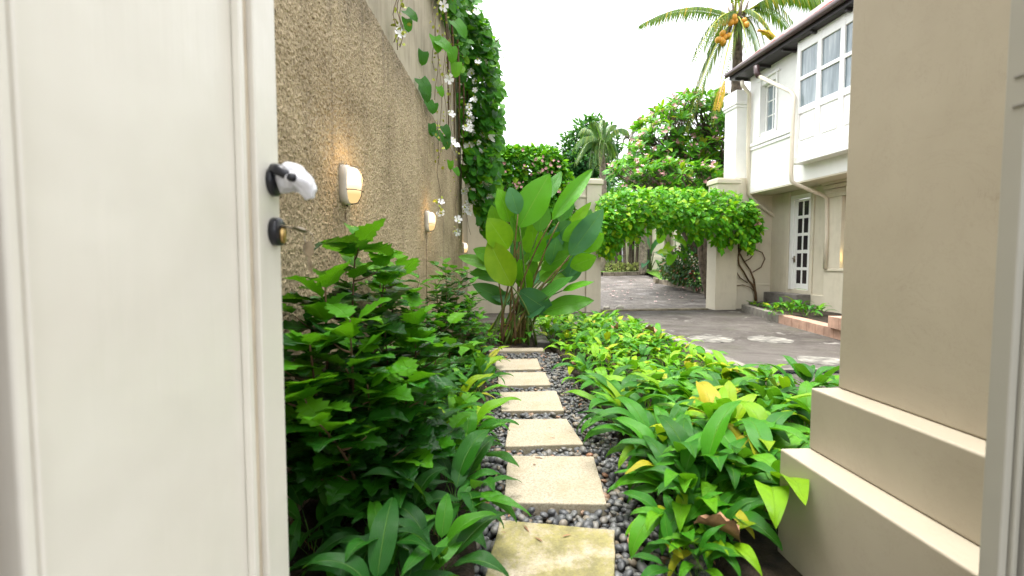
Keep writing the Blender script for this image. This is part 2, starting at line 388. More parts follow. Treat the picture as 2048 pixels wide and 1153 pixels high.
M['hib_leaf'] = leaf_mat('shaded_hibiscus_leaf', G((0, (.005, .034, .006)), (.4, (.009, .065, .008)), (.75, (.016, .115, .008)), (1, (.045, .22, .008))), .27, 6, .8, (.07, .22, .03), .25, .05, .8, .45)  # darkened copy of the leaf colour, painting in the shade beside the door
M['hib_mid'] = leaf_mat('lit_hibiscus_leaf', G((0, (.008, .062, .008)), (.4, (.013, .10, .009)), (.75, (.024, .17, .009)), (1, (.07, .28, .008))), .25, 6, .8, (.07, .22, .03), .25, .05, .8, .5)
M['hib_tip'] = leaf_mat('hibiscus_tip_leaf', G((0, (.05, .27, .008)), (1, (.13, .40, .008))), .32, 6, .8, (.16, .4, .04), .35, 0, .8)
M['canna_leaf'] = leaf_mat('paddle_leaf', G((0, (.045, .16, .085)), (.45, (.06, .21, .07)), (.75, (.08, .28, .02)), (1, (.14, .36, .012))), .33, 26, .3, (.2, .4, .08), .3, .05, .35, ribw=.04)
M['canna_young'] = leaf_mat('young_paddle_leaf', G((0, (.08, .33, .010)), (.6, (.13, .40, .010)), (1, (.32, .44, .012))), .33, 26, .3, (.30, .48, .08), .35, .03, .35, ribw=.04)
M['vine_leaf'] = leaf_mat('vine_leaf', G((0, (.012, .085, .010)), (.4, (.03, .18, .008)), (.75, (.08, .30, .007)), (1, (.18, .42, .008))), .45, 4, .9, (.09, .25, .03), .36, 0, .6, .2)
M['arch_leaf'] = leaf_mat('arch_creeper_leaf', G((0, (.03, .18, .006)), (.35, (.07, .32, .006)), (.75, (.16, .44, .006)), (1, (.36, .54, .01))), .38, 5, .8, (.12, .32, .03), .3, 0, .5)
M['hedge_leaf'] = leaf_mat('hedge_leaf', G((0, (.025, .15, .010)), (.45, (.06, .30, .010)), (.8, (.15, .43, .008)), (1, (.32, .52, .01))), .42, 4, .8, (.1, .28, .04), .28, 0, .5)
M['fran_leaf'] = leaf_mat('frangipani_leaf', G((0, (.04, .19, .025)), (.5, (.09, .33, .025)), (.85, (.18, .46, .02)), (1, (.42, .42, .02))), .38, 9, .4, (.18, .36, .06), .32, 0, .5)
M['tree_leaf'] = leaf_mat('dark_tree_leaf', G((0, (.02, .095, .035)), (.6, (.035, .15, .045)), (1, (.09, .25, .03))), .45, 4, .8, (.1, .22, .05), .25, 0, .4)
M['palm_leaf'] = leaf_mat('palm_leaflet', G((0, (.06, .15, .06)), (.6, (.12, .22, .06)), (1, (.24, .30, .05))), .35, 1, .2, (.2, .28, .08), .3, 0, .2)
M['coco_leaf'] = leaf_mat('coconut_leaflet', G((0, (.05, .12, .025)), (.55, (.10, .19, .025)), (.85, (.20, .26, .03)), (1, (.42, .30, .02))), .45, 1, .2, (.2, .26, .05), .2, 0, .2, .2)
M['coco_yellow'] = leaf_mat('yellowing_coconut_leaflet', G((0, (.50, .38, .02)), (1, (.66, .40, .03))), .4, 1, .2, (.5, .4, .08), .3, 0, .2)
M['dead_palm'] = leaf_mat('dry_palm_leaflet', G((0, (.14, .13, .10)), (1, (.22, .2, .15))), .6, 1, .2, (.2, .2, .15), .2, 0, .2)
M['croton_leaf'] = leaf_mat('croton_leaf', G((0, (.025, .07, .035)), (.5, (.05, .12, .05)), (.8, (.08, .16, .05)), (.9, (.25, .03, .03)), (1, (.3, .06, .03))), .3, 5, .6, (.1, .2, .06), .2, 0, .4)
M['pale_leaf'] = leaf_mat('variegated_leaf', G((0, (.30, .36, .10)), (1, (.55, .55, .20))), .4, 5, .6, (.5, .55, .25), .25, 0, .4)

# ------------------------------------------------------------------ leaf shapes (quad grids: vertices, faces, uv)
def leaf_geo(L, W, prof, nseg=8, fold=.25, droop=.5, start=0.0, wave=0.0, waven=3, petiole=0.0, pet_ang=0.0, heart=0.0, jag=0.0, jagn=5, twist=0.0, cols=(-1, -.5, 0, .5, 1), seed=0, petw=.006):
    """local: grows along +Y, upper side +Z, base at the origin; the angle falls from start by droop (radians) along the blade"""
    rs = random.Random(seed); V = []; rows = []; y = z = 0.0; nc = len(cols)
    if petiole > 0:
        for k in range(3):
            t = k/3; a = pet_ang+(start-pet_ang)*t*.6
            rows.append((y, z, a, petw/2, -1, 0)); y += petiole/3*math.cos(a); z += petiole/3*math.sin(a)
    ph = rs.random()*6
    for k in range(nseg+1):
        t = k/nseg; a = start-droop*(t**1.3); w = max(prof(t)*W, .0015*W/.1)
        if jag and 0 < k < nseg: w *= 1+jag*(1 if k % 2 else -1)
        rows.append((y, z, a, w, t, 1)); y += L/nseg*math.cos(a); z += L/nseg*math.sin(a)
    uv = []
    for (yy, zz, a, w, t, blade) in rows:
        for c in cols:
            h = fold*w*abs(c)*(1 if blade else 0)
            if blade: h += wave*W*math.sin(waven*2*PI*t+ph+(1.2 if c > 0 else 0))*abs(c)**2
            dy = -heart*L*abs(c)**1.5*(1-t)**2 if blade else 0
            tw = twist*max(t, 0)
            xx, hh = c*w*math.cos(tw)-h*math.sin(tw), c*w*math.sin(tw)+h*math.cos(tw)
            V.append((xx, yy+dy*math.cos(a)-hh*math.sin(a), zz+dy*math.sin(a)+hh*math.cos(a)))
            uv.append((.5+.5*c if blade else .5, max(t, 0)))
    F = []; n = len(rows)
    for i in range(n-1):
        for j in range(nc-1): F.append((i*nc+j, i*nc+j+1, (i+1)*nc+j+1, (i+1)*nc+j))
    F = np.array(F); uv = np.array(uv)
    return np.array(V), F, uv[F.ravel()]
lance = lambda t: (math.sin(PI*min(1, t**.75)))**.8*(1-.12*t)
ovate = lambda t: math.sin(PI*t**.62)**.9
oval = lambda t: math.sin(PI*t**.88)**.8
obov = lambda t: math.sin(PI*t**1.35)**.75
heartp = lambda t: (1-t)**.55*(1+.5*t) if t > 0 else .85
C3 = (-1, 0, 1)
GEO = {
 'ground': [leaf_geo(.30*random.uniform(.85, 1.15), .047*random.uniform(.85, 1.2), lance, 13, random.uniform(.1, .35), random.uniform(1.0, 1.9), random.uniform(.6, 1.0), .09, 2.0, random.uniform(.14, .24), random.uniform(1.0, 1.35), twist=random.uniform(-.45, .45), seed=i) for i in range(14)],
 'hib': [leaf_geo(.145, .064, ovate, 12, random.uniform(.1, .3), random.uniform(.3, 1.0), .15, .06, 2, .035, .3, .12, .17, seed=i, twist=random.uniform(-.3, .3), petw=.004) for i in range(6)],
 'hibs': [leaf_geo(.085, .034, ovate, 8, random.uniform(.1, .3), random.uniform(.3, .9), .15, .06, 2, .02, .3, .05, .07, seed=i, petw=.003) for i in range(5)],
 'canna': [leaf_geo(1.0, .21, oval, 12, random.uniform(.1, .4), random.uniform(.1, .6), .1, .06, 2.2, seed=i, twist=random.uniform(-.3, .3)) for i in range(6)],
 'heart': [leaf_geo(.13, .058, heartp, 6, random.uniform(.05, .3), random.uniform(.2, .8), .1, .06, 2, .03, .2, .2, seed=i, petw=.004) for i in range(5)],
 'small': [leaf_geo(.095, .031, ovate, 4, random.uniform(.1, .4), random.uniform(.2, .9), .1, seed=i, cols=C3) for i in range(5)],
 'fran': [leaf_geo(.30, .048, obov, 5, random.uniform(.1, .3), random.uniform(.3, .9), .25, seed=i, cols=C3) for i in range(5)],
 'tree': [leaf_geo(.30, .075, ovate, 4, .2, random.uniform(.3, .9), .1, seed=i, cols=C3) for i in range(4)],
 'ear': [leaf_geo(.62, .24, heartp, 9, .15, 1.1, .1, .05, 2, 0, 0, .3, seed=i) for i in range(3)],
 'croton': [leaf_geo(.15, .038, lance, 4, .2, random.uniform(.2, .8), .2, seed=i, cols=C3) for i in range(4)],
 'banana': [leaf_geo(1.3, .22, oval, 9, .3, random.uniform(.6, 1.3), .3, .06, 4, seed=i) for i in range(3)],
 'bract': [leaf_geo(.035, .014, oval, 4, -.4, .4, .1, seed=i, cols=C3) for i in range(2)],
}
def flower_geo(r, n=5, cup=.35, wide=.42):
    V, F, U, k = [], [], [], 0
    for i in range(n):
        g = leaf_geo(r, r*wide, lambda t: (.25+.75*t)*(1 if t < .9 else .7), 4, .1, -.2+.5*random.random(), cup, cols=C3, seed=i)
        a = 2*PI*i/n; ca, sa = math.cos(a), math.sin(a); Rm = np.array([[ca, -sa, 0], [sa, ca, 0], [0, 0, 1]])
        V.append(g[0]@Rm.T); F.append(g[1]+k); U.append(g[2]); k += len(g[0])
    return np.concatenate(V), np.concatenate(F), np.concatenate(U)
GEO['tflower'] = [flower_geo(.05, 5, .25, .45) for _ in range(4)]
GEO['pflower'] = [flower_geo(.05, 5, .5, .4) for _ in range(3)]

def rvec(): 
    v = RNG.normal(size=3); return v/np.linalg.norm(v)
def leaf_dirs(outward, droop=.3, spread=.8):
    """growth direction and upper side for a leaf on a surface with this outward normal"""
    d = np.asarray(outward)*.9+rvec()*spread+np.array([0, 0, -droop]); up = np.array([0, 0, 1.0])+np.asarray(outward)*.6+rvec()*.35
    return d, up

# ================================================================== SETTING: ground, drive, beds
def sheet(name, quads, mat, kind='structure'):
    mb = MB()
    for q in quads: mb.add(q, [tuple(range(len(q)))])
    return tag(mb.build(name, mat), kind=kind)
def yrow(Y, dz): return gz(Y)+dz
ys = [-80, 10.6, 24.2, 700]
sheet('ground', [[(-500, ys[i], yrow(ys[i], -.05)), (500, ys[i], yrow(ys[i], -.05)), (500, ys[i+1], yrow(ys[i+1], -.05)), (-500, ys[i+1], yrow(ys[i+1], -.05))] for i in range(3)], M['soil'])
# asphalt forecourt this side of the gate and block paved drive beyond it
sheet('driveway', [[(2.62, 1.7, 0), (9, 1.7, 0), (9, 8.2, 0), (2.62, 8.2, 0)], [(-.45, 8.2, 0), (9, 8.2, 0), (9, 10.55, 0), (-.45, 10.55, 0)]], M['asphalt'])
drv = MB()
yy = [10.56, 10.62, 24.2, 40]
for i in range(3): drv.add([(1.0, yy[i], yrow(yy[i], .0)), (13, yy[i], yrow(yy[i], .0)), (13, yy[i+1], yrow(yy[i+1], .0)), (1.0, yy[i+1], yrow(yy[i+1], .0))], [(0, 1, 2, 3)])
tag(drv.build('road', M['blocks']), kind='structure')
# raised strip where the old gate runs
HA = -math.atan(90/FPX)           # the house and gate stand 5.5 degrees off the path
HF = Frame(6.00, 10.72, HA+PI*1.5+2*(-HA)+0) if False else None
ug = math.atan2(.096, .995)
GF = Frame(2.13, 10.20, ug)       # gate frame: x along the gate wall, y away from the camera
MB().box((0.3, .05, -.02), (2.98, .28, .035)).build('gate_sill', M['kerb'], bevel=.02).matrix_world = Matrix.Translation((2.13, 10.2, 0)) @ Matrix.Rotation(ug, 4, 'Z')
tag(bpy.data.objects['gate_sill'], kind='structure')
# soil beds
def bed(name, poly, z=.0, h=.09):
    return tag(MB().prism(poly, -.06, z+h).build(name, M['soil'], bevel=.03), kind='structure')
bed('planting_ground_soil', [(.80, .9), (2.45, .9), (2.45, 7.75), (.80, 7.75)], 0, .05)
bed('planting_ground_soil', [(-1.0, .7), (-.06, .7), (-.03, 5.75), (.5, 5.78), (.5, 8.2), (-.6, 8.2)], 0, .04)
sheet('path', [[(-.2, .6, -.035), (.85, .6, -.035), (.85, 5.8, -.035), (-.2, 5.8, -.035)]], M['soil'])

# kerb between the right bed and the drive
kb = thing('bed_kerb', 'pale concrete kerb between the leafy bed and the asphalt forecourt', 'kerb', (2.53, 4.45, 0))
for i in range(5):
    MB().box((-.06, i*.66, -.05), (.07, i*.66+.645, .07+.004*(i % 2))).build('kerb_block', M['kerb_pale'], kb, bevel=.015)
dr = thing('drain_channel', 'dark grated drain channel with pale edge running behind the stepped pier', 'drain', (2.62, 4.40, 0))
MB().box((0, .10, -.05), (2.2, .16, .022)).build('edge', M['kerb_pale'], dr, bevel=.006)
g_ = MB()
for k in range(55): g_.box((k*.04, .012, .002), (k*.04+.018, .098, .014))
o_ = g_.build('grating', M['black'], dr); o_['kind'] = 'stuff'
MB().box((0, 0, -.05), (2.2, .10, .001+.0005)).build('trough', M['black'], dr)

# stepping stones
STONES = [((945, 1240), (1232, 1240), (1230, 1058), (1000, 1040), 'mossy_slab', 'mossy yellow-green square stepping stone, the largest and nearest of the row'),
          ((1008, 1005), (1214, 1010), (1188, 914), (1015, 911), 'slab', 'clean sandy stepping stone just behind the mossy one'),
          ((1010, 895), (1167, 889), (1133, 837), (1020, 839), 'slab', 'third stepping stone from the mossy one, sandy with a slightly skewed front edge'),
          ((1003, 821), (1128, 821), (1112, 783), (1000, 785), 'slab', 'fourth sandy stepping stone, with pale chips at its left edge'),
          ((997, 772), (1102, 770), (1090, 745), (995, 746), 'slab', 'fifth sandy stepping stone, second from the far end of the path'),
          ((992, 740), (1083, 738), (1074, 717), (990, 719), 'slab', 'farthest stepping stone, next to the concrete edging strip')]
stone_polys = []
for a, b, c, d, m, lab in STONES:
    P = [atZ(*q, z=.03)[:2] for q in (a, b, c, d)]
    if a[1] > 1200: P[0] = P[0]; 
    ctr = np.mean(P, 0); stone_polys.append([tuple(p) for p in P])
    pts = []
    for i in range(4):
        p, q = P[i], P[(i+1) % 4]
        for k in range(7):
            t = k/7; r = p*(1-t)+q*t; pts.append(tuple(r-ctr+RNG.normal(size=2)*.0018))
    o = MB().prism(pts, -.04, .03).build('stepping_stone', M[m], bevel=.006)
    o.location = (ctr[0], ctr[1], RNG.uniform(-.003, .003)); o.rotation_euler = (RNG.normal()*.006, RNG.normal()*.006, 0)
    tag(o, lab, 'stepping stone', 'stepping stones of the garden path')
e = thing('edging_strip', 'low concrete edging strip across the far end of the pebble path', 'edging', (0, 5.56, 0))
MB().box((-.02, 0, -.05), (.66, .20, .035)).build('edging', M['slab'], e, bevel=.01)

# pebbles
def pebble_geo(seed):
    rs = np.random.default_rng(seed); n = 3; idx = {}; V = []; F = []
    def vid(p):
        k = tuple(np.round(p, 4))
        if k not in idx: idx[k] = len(V); V.append(p)
        return idx[k]
    for ax in range(3):
        for sgn in (-1, 1):
            for i in range(n):
                for j in range(n):
                    q = []
                    for di, dj in ((0, 0), (1, 0), (1, 1), (0, 1)):
                        p = np.zeros(3); p[ax] = sgn; p[(ax+1) % 3] = (-1+2*(i+di)/n)*1; p[(ax+2) % 3] = (-1+2*(j+dj)/n)*1
                        q.append(vid(p))
                    F.append(q if sgn > 0 else q[::-1])
    V = np.array(V); V = np.tan(V*PI/4*.98); V = V/np.linalg.norm(V, axis=1)[:, None]
    k = rs.normal(size=(3, 3))*.22; V = V*(1+.35*np.sin(V@k*3+rs.random()*6).mean(1))[:, None]
    V = V*np.array([1, rs.uniform(.62, .85), rs.uniform(.45, .68)]); F = np.array(F)
    return V, F, np.zeros((len(F)*4, 2))
PG = [pebble_geo(i) for i in range(8)]
def in_poly(x, y, P, m=0.0):
    c = np.mean(P, 0); ins = True
    for i in range(4):
        a, b = np.array(P[i]), np.array(P[(i+1) % 4]); e_ = b-a; nrm = np.array([e_[1], -e_[0]])/np.linalg.norm(e_)
        if (np.array([x, y])-a)@nrm > -m: ins = False
    return ins
peb = []
for layer in range(2):
    stp = .036 if layer else .038
    yv = 1.3; row = 0
    while yv < 5.56:
        xv = -.17+(row % 2)*stp*.5
        while xv < .86:
            x, y = xv+RNG.normal()*.007, yv+RNG.normal()*.007
            if not any(in_poly(x, y, P, .008) for P in stone_polys):
                s = RNG.uniform(.015, .0255)*(1.12 if y < 2.6 else 1.0)
                if RNG.random() < .06: s *= 1.25
                a = RNG.random()*2*PI; tl = RNG.normal(size=2)*.3
                Mx = Matrix.Translation((x, y, (-.022 if layer == 0 else .002)+RNG.normal()*.004)) @ Matrix.Rotation(a, 4, 'Z') @ Matrix.Rotation(tl[0], 4, 'X') @ Matrix.Rotation(tl[1], 4, 'Y') @ Matrix.Scale(s, 4)
                if layer == 0 or RNG.random() < .72: peb.append((int(RNG.integers(8)), np.array(Mx), layer))
            xv += stp
        yv += stp*.86; row += 1
def inview(p, m=30):
    x, y, d = proj(p); return d > .1 and -m < x < 2048+m and -m < y < 1153+m
top = sorted([q for q in peb if q[2] == 1 and inview(q[1][:3, 3], 10) and 920 < proj(q[1][:3, 3])[0] < 1345], key=lambda q: q[1][1, 3])
single = top[:300]; ids = set(id(q) for q in single)
pm = [geo_mesh('pebble', *g, M['pebble']) for g in PG]
for gi, Mx, _ in single:
    o = link('pebble', pm[gi]); o.matrix_world = Matrix(Mx.tolist())
    tag(o, 'smooth dark grey river pebble lying loose around the stepping stones', 'pebble', 'river pebbles on the path')
o = link('pebbles', merged('pebbles', PG, [(a, b) for q in peb if id(q) not in ids for a, b in [q[:2]]], M['pebble']))
tag(o, 'bed of smooth grey river pebbles between the farther stepping stones', 'pebbles', kind='stuff')

# ================================================================== DOORWAY: near leaf, frames, pier
XD = -.40
def yx(px, X, py=525): d = ray(px, py); return X*d[1]/d[0]
E0, E1, E2, E3, E4, E5 = [yx(p, XD) for p in (14, 47, 71, 492, 522, 563)]
door = thing('garden_door', 'cream panelled garden door standing open against the roughcast wall', 'door', (XD, E0, 0))
E1, E2, E3, E4, E5 = [e-E0 for e in (E1, E2, E3, E4, E5)]
d_ = MB()
d_.box((-.04, 0, .03), (0, E1, 2.15)); d_.box((-.04, E4, .03), (0, E5, 2.15))
d_.box((-.04, E1+.0002, .03), (0, E4-.0002, .42)); d_.box((-.04, E1+.0002, 1.98), (0, E4-.0002, 2.15))
d_.build('stile', M['door_paint'], door, bevel=.004, seg=3)
MB().box((-.034, E1+.001, .421), (-.013, E4-.001, 1.979)).build('panel', M['door_paint'], door)
mo = MB()
w_ = E4-E3
for (a, b, x1) in ((E1+.0004, E1+(E2-E1)*.45, .003), (E1+(E2-E1)*.47, E2, -.005), (E4-w_*.30, E4-.0004, .006), (E3, E3+w_*.30, .001)):
    mo.box((-.0125, a, .4205), (x1-.001, b, 1.9795))
mo.build('moulding', M['door_paint'], door, bevel=.005, seg=3)
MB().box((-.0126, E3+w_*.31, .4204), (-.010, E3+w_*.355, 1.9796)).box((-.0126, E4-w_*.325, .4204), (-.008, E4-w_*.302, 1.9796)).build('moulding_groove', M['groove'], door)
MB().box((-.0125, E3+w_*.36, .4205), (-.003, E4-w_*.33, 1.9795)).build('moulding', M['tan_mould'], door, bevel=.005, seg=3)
def disc_x(cx, cy, cz, ry, rz_, t0, t1, n=28, e=2.0):   # rings about the x axis
    rr = []
    for (x, k) in ((t0, 1.0), (t1-.002, 1.0), (t1, .9)): rr.append([(cx+x, cy+ry*k*math.cos(2*PI*i/n), cz+rz_*k*math.sin(2*PI*i/n)) for i in range(n)])
    return rr
HYW = yx(544, XD, 360); hy = HYW-E0
HZ = EYE+(XD/ray(544, 360)[0])*ray(544, 360)[2]; LZ = EYE+(XD/ray(548, 464)[0])*ray(548, 464)[2]
hnd = MB().rings(disc_x(0, hy, HZ-.004, .026, .026, 0, .010)).build('handle', M['black'], door)
MB().tube([(.008, hy, HZ), (.045, hy, HZ), (.052, hy-.012, HZ), (.054, hy-.05, HZ-.004)], [.009, .009, .009, .007], 10).build('lever', M['black'], hnd)
lk = MB().rings(disc_x(0, hy+.002, LZ, .025, .026, 0, .014)).build('lock', M['black'], door)
cyl = MB(); cyl.rings([[(x, hy+.002+.0085*math.cos(2*PI*i/16)*(1), LZ-.005+(.0165 if math.sin(2*PI*i/16) < 0 else .0135)*math.sin(2*PI*i/16)) for i in range(16)] for x in (.012, .019)])
cyl.build('cylinder', M['brass'], lk)
# keys
ky = thing('key_bunch', 'bunch of worn steel keys hanging from the black door lock', 'keys', (XD+.019, HYW+.002, LZ+.002))
def key_pts():
    m = MB(); m.rings([[(.016*math.cos(2*PI*i/18)*.9, y, .013*math.sin(2*PI*i/18)) for i in range(18)] for y in (-.0012, .0012)], smooth=False)
    m.box((-.045, -.001, -.0035), (-.012, .001, .003)); m.box((-.040, -.001, -.006), (-.036, .001, -.0034)); m.box((-.030, -.001, -.0055), (-.027, .001, -.0034)); return m
k1 = key_pts(); k1.xf(Matrix.Translation((.030, 0, .002)) @ Matrix.Rotation(R(12), 4, 'Y') @ Matrix.Rotation(R(75), 4, 'X')); k1.build('key', M['keymetal'], ky)
k2 = key_pts(); k2.xf(Matrix.Translation((.044, -.002, -.034)) @ Matrix.Rotation(R(-92), 4, 'Y') @ Matrix.Rotation(R(70), 4, 'X')); k2.build('key', M['keymetal'], ky)
MB().tube([(.044+.008*math.cos(a), -.001, -.012+.010*math.sin(a)) for a in np.linspace(0, 2*PI, 17)], .0009, 6).build('ring', M['keymetal'], ky)
# crumpled bag round the lever
bagv = []; nb, na = 12, 18
for i in range(nb):
    t = i/(nb-1); x = .012+.068*t; r = .020*(.55+1.0*math.sin(PI*min(1, t*.86+.10)))*(1 if t < .55 else 1.12)
    ring = []
    for k in range(na):
        a = 2*PI*k/na; q = r*(1+.24*math.sin(3*a+7*t)+RNG.normal()*.10)
        ring.append((x+RNG.normal()*.0025, q*math.cos(a)-.012*t, HZ-.007-LZ+.010*math.sin(4*t)+q*math.sin(a)*.85-.006*t))
    bagv.append(ring)
bag = MB().rings(bagv, smooth=False).build('plastic_bag', M['plastic']); bag.location = (XD, HYW, LZ)
tag(bag, 'crumpled white plastic bag wrapped around the black door handle', 'bag')
m_ = bag.modifiers.new('sub', 'SUBSURF'); m_.levels = 1; m_.render_levels = 1
o = MB().tube([(.010, -.016, HZ-LZ+.017), (.022, -.022, HZ-LZ+.014), (.036, -.023, HZ-LZ+.005), (.045, -.022, HZ-LZ+.002)], [.010, .011, .009, .004], 8).build('black_print', M['black'], bag)
# left jamb and lintel wall piece
jl = thing('door_frame', 'dark shadowed door jamb at the hinge side of the open cream door', 'door frame', (-.46, .28, 0))
MB().box((-.10, -.05, 0), (.075, .055, 2.3)).build('jamb_post', M['jamb'], jl, bevel=.006)
MB().box((-.6, -.05, 0), (-.102, .055, 2.6)).build('side_panel', M['cream'], jl)
# right frame
jr = thing('door_frame', 'pale beaded door frame post at the near side of the stepped pier', 'door frame', (.80/ray(1990, 525)[1]*ray(1990, 525)[0], .765, 0))
pf = MB(); pf.box((.0, 0, 0), (.016, .035, 2.3)); pf.box((.0172, -.006, 0), (.024, .035, 2.3)); pf.box((.0252, -.002, 0), (.034, .035, 2.3))
pf.build('frame_post', M['frame_grey'], jr, bevel=.004, seg=3)
MB().box((.0352, -.012, 0), (.16, .030, 2.3)).build('side_panel', M['frame_dark'], jr, bevel=.004)
for z in (1.42, 1.37): MB().box((-.002, -.003, z), (.024, .02, z+.004)).build('hinge', M['frame_dark'], jr)
# stepped pier
pier = thing('stepped_pier', 'tan painted masonry pier with two stepped plinth ledges beside the doorway', 'pier', (1.2, 1.25, 0))
YF = 1.60
def pbox(x0, z0, z1, name, yext=0.0):
    MB().box((x0-1.2, .82-1.25, z0), (2.35-1.2, YF-1.25+yext, z1)).build(name, M['pier'], pier, bevel=.007, seg=3)
xs, x1, x2 = atY(1680, 525, YF)[0], atY(1620, 775, YF)[0], atY(1560, 897, YF)[0]
z1, z2 = atY(1620, 775, YF)[2], atY(1560, 897, YF)[2]
pbox(xs, z1+.001, 3.1, 'shaft', -.012); pbox(x1, z2+.001, z1, 'upper_plinth', -.004); pbox(x2, -.05, z2, 'lower_plinth', 0)
MB().box((2.35-1.2+.002, 1.0-1.25, 0), (4.0, 1.45-1.25, 2.6)).build('wing_wall', M['pier'], pier)

tag(MB().box((-.9, -3.2, -.049), (1.6, .55, -.0)).build('floor', M['slab_grey']), kind='structure')

# ================================================================== LEFT BOUNDARY WALL
def wx(Y): return -.928+.058*Y
wa = math.atan2(1.0, .058)                               # wall direction
WF = Frame(wx(0), 0.0, wa)                               # x along the wall, y to its left
def value_noise(nx, ny, cell, rs):
    gx, gy = int(nx/cell)+3, int(ny/cell)+3; Gd = rs.random((gx, gy)); X = np.arange(nx)/cell; Y = np.arange(ny)/cell
    i, j = X.astype(int), Y.astype(int); fx, fy = X-i, Y-j; fx = fx*fx*(3-2*fx); fy = fy*fy*(3-2*fy)
    a = Gd[i][:, j]*(1-fx)[:, None]+Gd[i+1][:, j]*fx[:, None]; b = Gd[i][:, j+1]*(1-fx)[:, None]+Gd[i+1][:, j+1]*fx[:, None]
    return a*(1-fy)+b*fy
wall = thing('boundary_wall', 'tall roughcast boundary wall with smooth plaster top, stained and pitted', 'wall', (wx(0), 0, 0), wa)
ZB = 2.70
def rough_face(s0, s1, step, name):
    nx, nz = int((s1-s0)/step)+1, int((ZB+.04)/step)+1
    S = np.linspace(s0, s1, nx); Z = np.linspace(-.04, ZB, nz); k = .008/step
    h = np.zeros((nx, nz))
    for cell, amp in ((.010, .75), (.016, .4), (.045, .2), (.35, .5)):
        c = cell/step
        if c < 1.2: c = 1.2
        h += amp*(value_noise(nx, nz, c, RNG)-.5)
    h *= .0105; h[0] = h[-1] = 0
    SS, ZZ = np.meshgrid(S, Z, indexing='ij')
    V = np.stack([SS, -h, ZZ], -1).reshape(-1, 3)
    I = np.arange(nx*nz).reshape(nx, nz)
    F = np.stack([I[:-1, :-1], I[1:, :-1], I[1:, 1:], I[:-1, 1:]], -1).reshape(-1, 4)
    link(name, geo_mesh(name, V, F, None, M['roughcast'], False), wall)
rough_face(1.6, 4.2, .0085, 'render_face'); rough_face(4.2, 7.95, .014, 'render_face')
rim = []
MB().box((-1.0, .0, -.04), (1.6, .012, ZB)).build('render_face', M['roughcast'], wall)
MB().box((-1.0, .013, -.05), (7.94, .30, ZB-.01)).build('core', M['plaster_grey'], wall)
MB().box((-1.0, .012, ZB-.009), (7.94, .30, 5.0)).build('upper_wall', M['plaster_grey'], wall, bevel=.01)
wall2 = thing('boundary_wall', 'darker set-back stretch of boundary wall behind the big paddle leaves', 'wall', (wx(0), 0, 0), wa)
MB().box((7.95, .13, -.05), (11.5, .36, 4.6)).build('wall_face', M['plaster_grey'], wall2)
MB().tube([(7.96, .11, .1), (7.96, .11, 3.6)], .02, 8).build('conduit', M['plug'], wall2)
# conduit stains under the lamps are real surface conduits
def bulkhead(s, off, z, label, sc=1.0):
    t = thing('wall_lamp', label, 'lamp', tuple(WF.w(s, off, z)), wa, 'bulkhead lamps on the boundary wall')
    A, B = .062*sc, .105*sc
    MB().rings([ell(0, 0, A*k, B*k, 28, 3.2, -y) for y, k in ((-.01, 1.0), (.020, 1.0), (.028, .97), (.030, .90))]).build('housing', M['lampshell'], t)
    MB().rings([ell(0, 0, A*k, B*k, 28, 2.6, -y) for y, k in ((.029, .90), (.05, .885), (.066, .82), (.078, .68), (.083, .45), (.084, .1))], cap0=False).build('diffuser', M['lampglass'], t)
    g = MB()
    g.tube([(0, -.030, -B*.97), (0, -.066, -B*.90), (0, -.086, -B*.55), (0, -.0915, 0), (0, -.086, B*.55), (0, -.066, B*.90), (0, -.03, B*.97)], .003, 6)
    g.tube([(-A*.95, -.030, -.03), (-A*.92, -.066, -.03), (-A*.5, -.087, -.03), (0, -.0925, -.03), (A*.5, -.087, -.03), (A*.92, -.066, -.03), (A*.95, -.03, -.03)], .003, 6)
    g.build('guard', M['wire'], t)
    bl_ = bpy.data.lights.new('lamp_bulb', 'POINT'); bl_.energy = .6; bl_.color = (1, .62, .28); bl_.shadow_soft_size = .03
    bo_ = link('lamp_bulb', bl_, t); bo_.location = (0, -.125, .05)
    m = MB()
    for q in (-1, 1): m.tube([(0, -.006, q*B*.99), (0, -.012, q*B*1.06)], .006, 8)
    m.build('screw', M['plug'], t)
    return t
bulkhead(2.545, -.012, atY(708, 371, 2.54)[2], 'lit oval bulkhead lamp nearest the door, with wire guard, on the roughcast wall')
bulkhead(4.79, -.012, atY(862, 443, 4.78)[2], 'lit oval bulkhead lamp with white blossom hanging beside it on the wall')
bulkhead(9.0, .11, atY(928, 496, 9.0)[2], 'small distant lit lamp on the set-back wall behind the paddle leaves', 1.0)
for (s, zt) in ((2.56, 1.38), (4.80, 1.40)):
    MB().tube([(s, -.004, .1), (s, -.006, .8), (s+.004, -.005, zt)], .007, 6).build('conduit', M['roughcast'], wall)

# ================================================================== GATE: walls, pillars
def gate_obj(name, label, cat, x=0, y=0): return thing(name, label, cat, tuple(GF.w(x, y, 0)), ug)
def pillar(x, w, ztop, label):
    t = gate_obj('gate_pillar', label, 'pillar', x, 0)
    MB().box((0, 0, -.05), (w, .38, ztop-.12)).build('shaft', M['cream'], t, bevel=.008)
    MB().box((-.03, -.035, ztop-.119), (w+.03, .415, ztop-.015)).build('cap', M['cream'], t, bevel=.012)
    MB().box((.0, .0, ztop-.0145), (w, .38, ztop+.01)).build('cap_top', M['cream'], t, bevel=.005)
    return t
ztl = EYE+167/FPX*10.2; pillar(0, .335, ztl, 'cream gate pillar between the big paddle leaves and the creeper arch')
xr0, _ = GF.hit(1430, 600, 0); xr1, _ = GF.hit(1473, 600, 0); _, ztr = GF.hit(1450, 357, 0)
pillar(xr0, xr1-xr0, ztr, 'cream gate pillar with twisted vine stems on its house side')
gw = gate_obj('gate_wall', 'weathered cream wall left of the gate with a moulded top', 'wall')
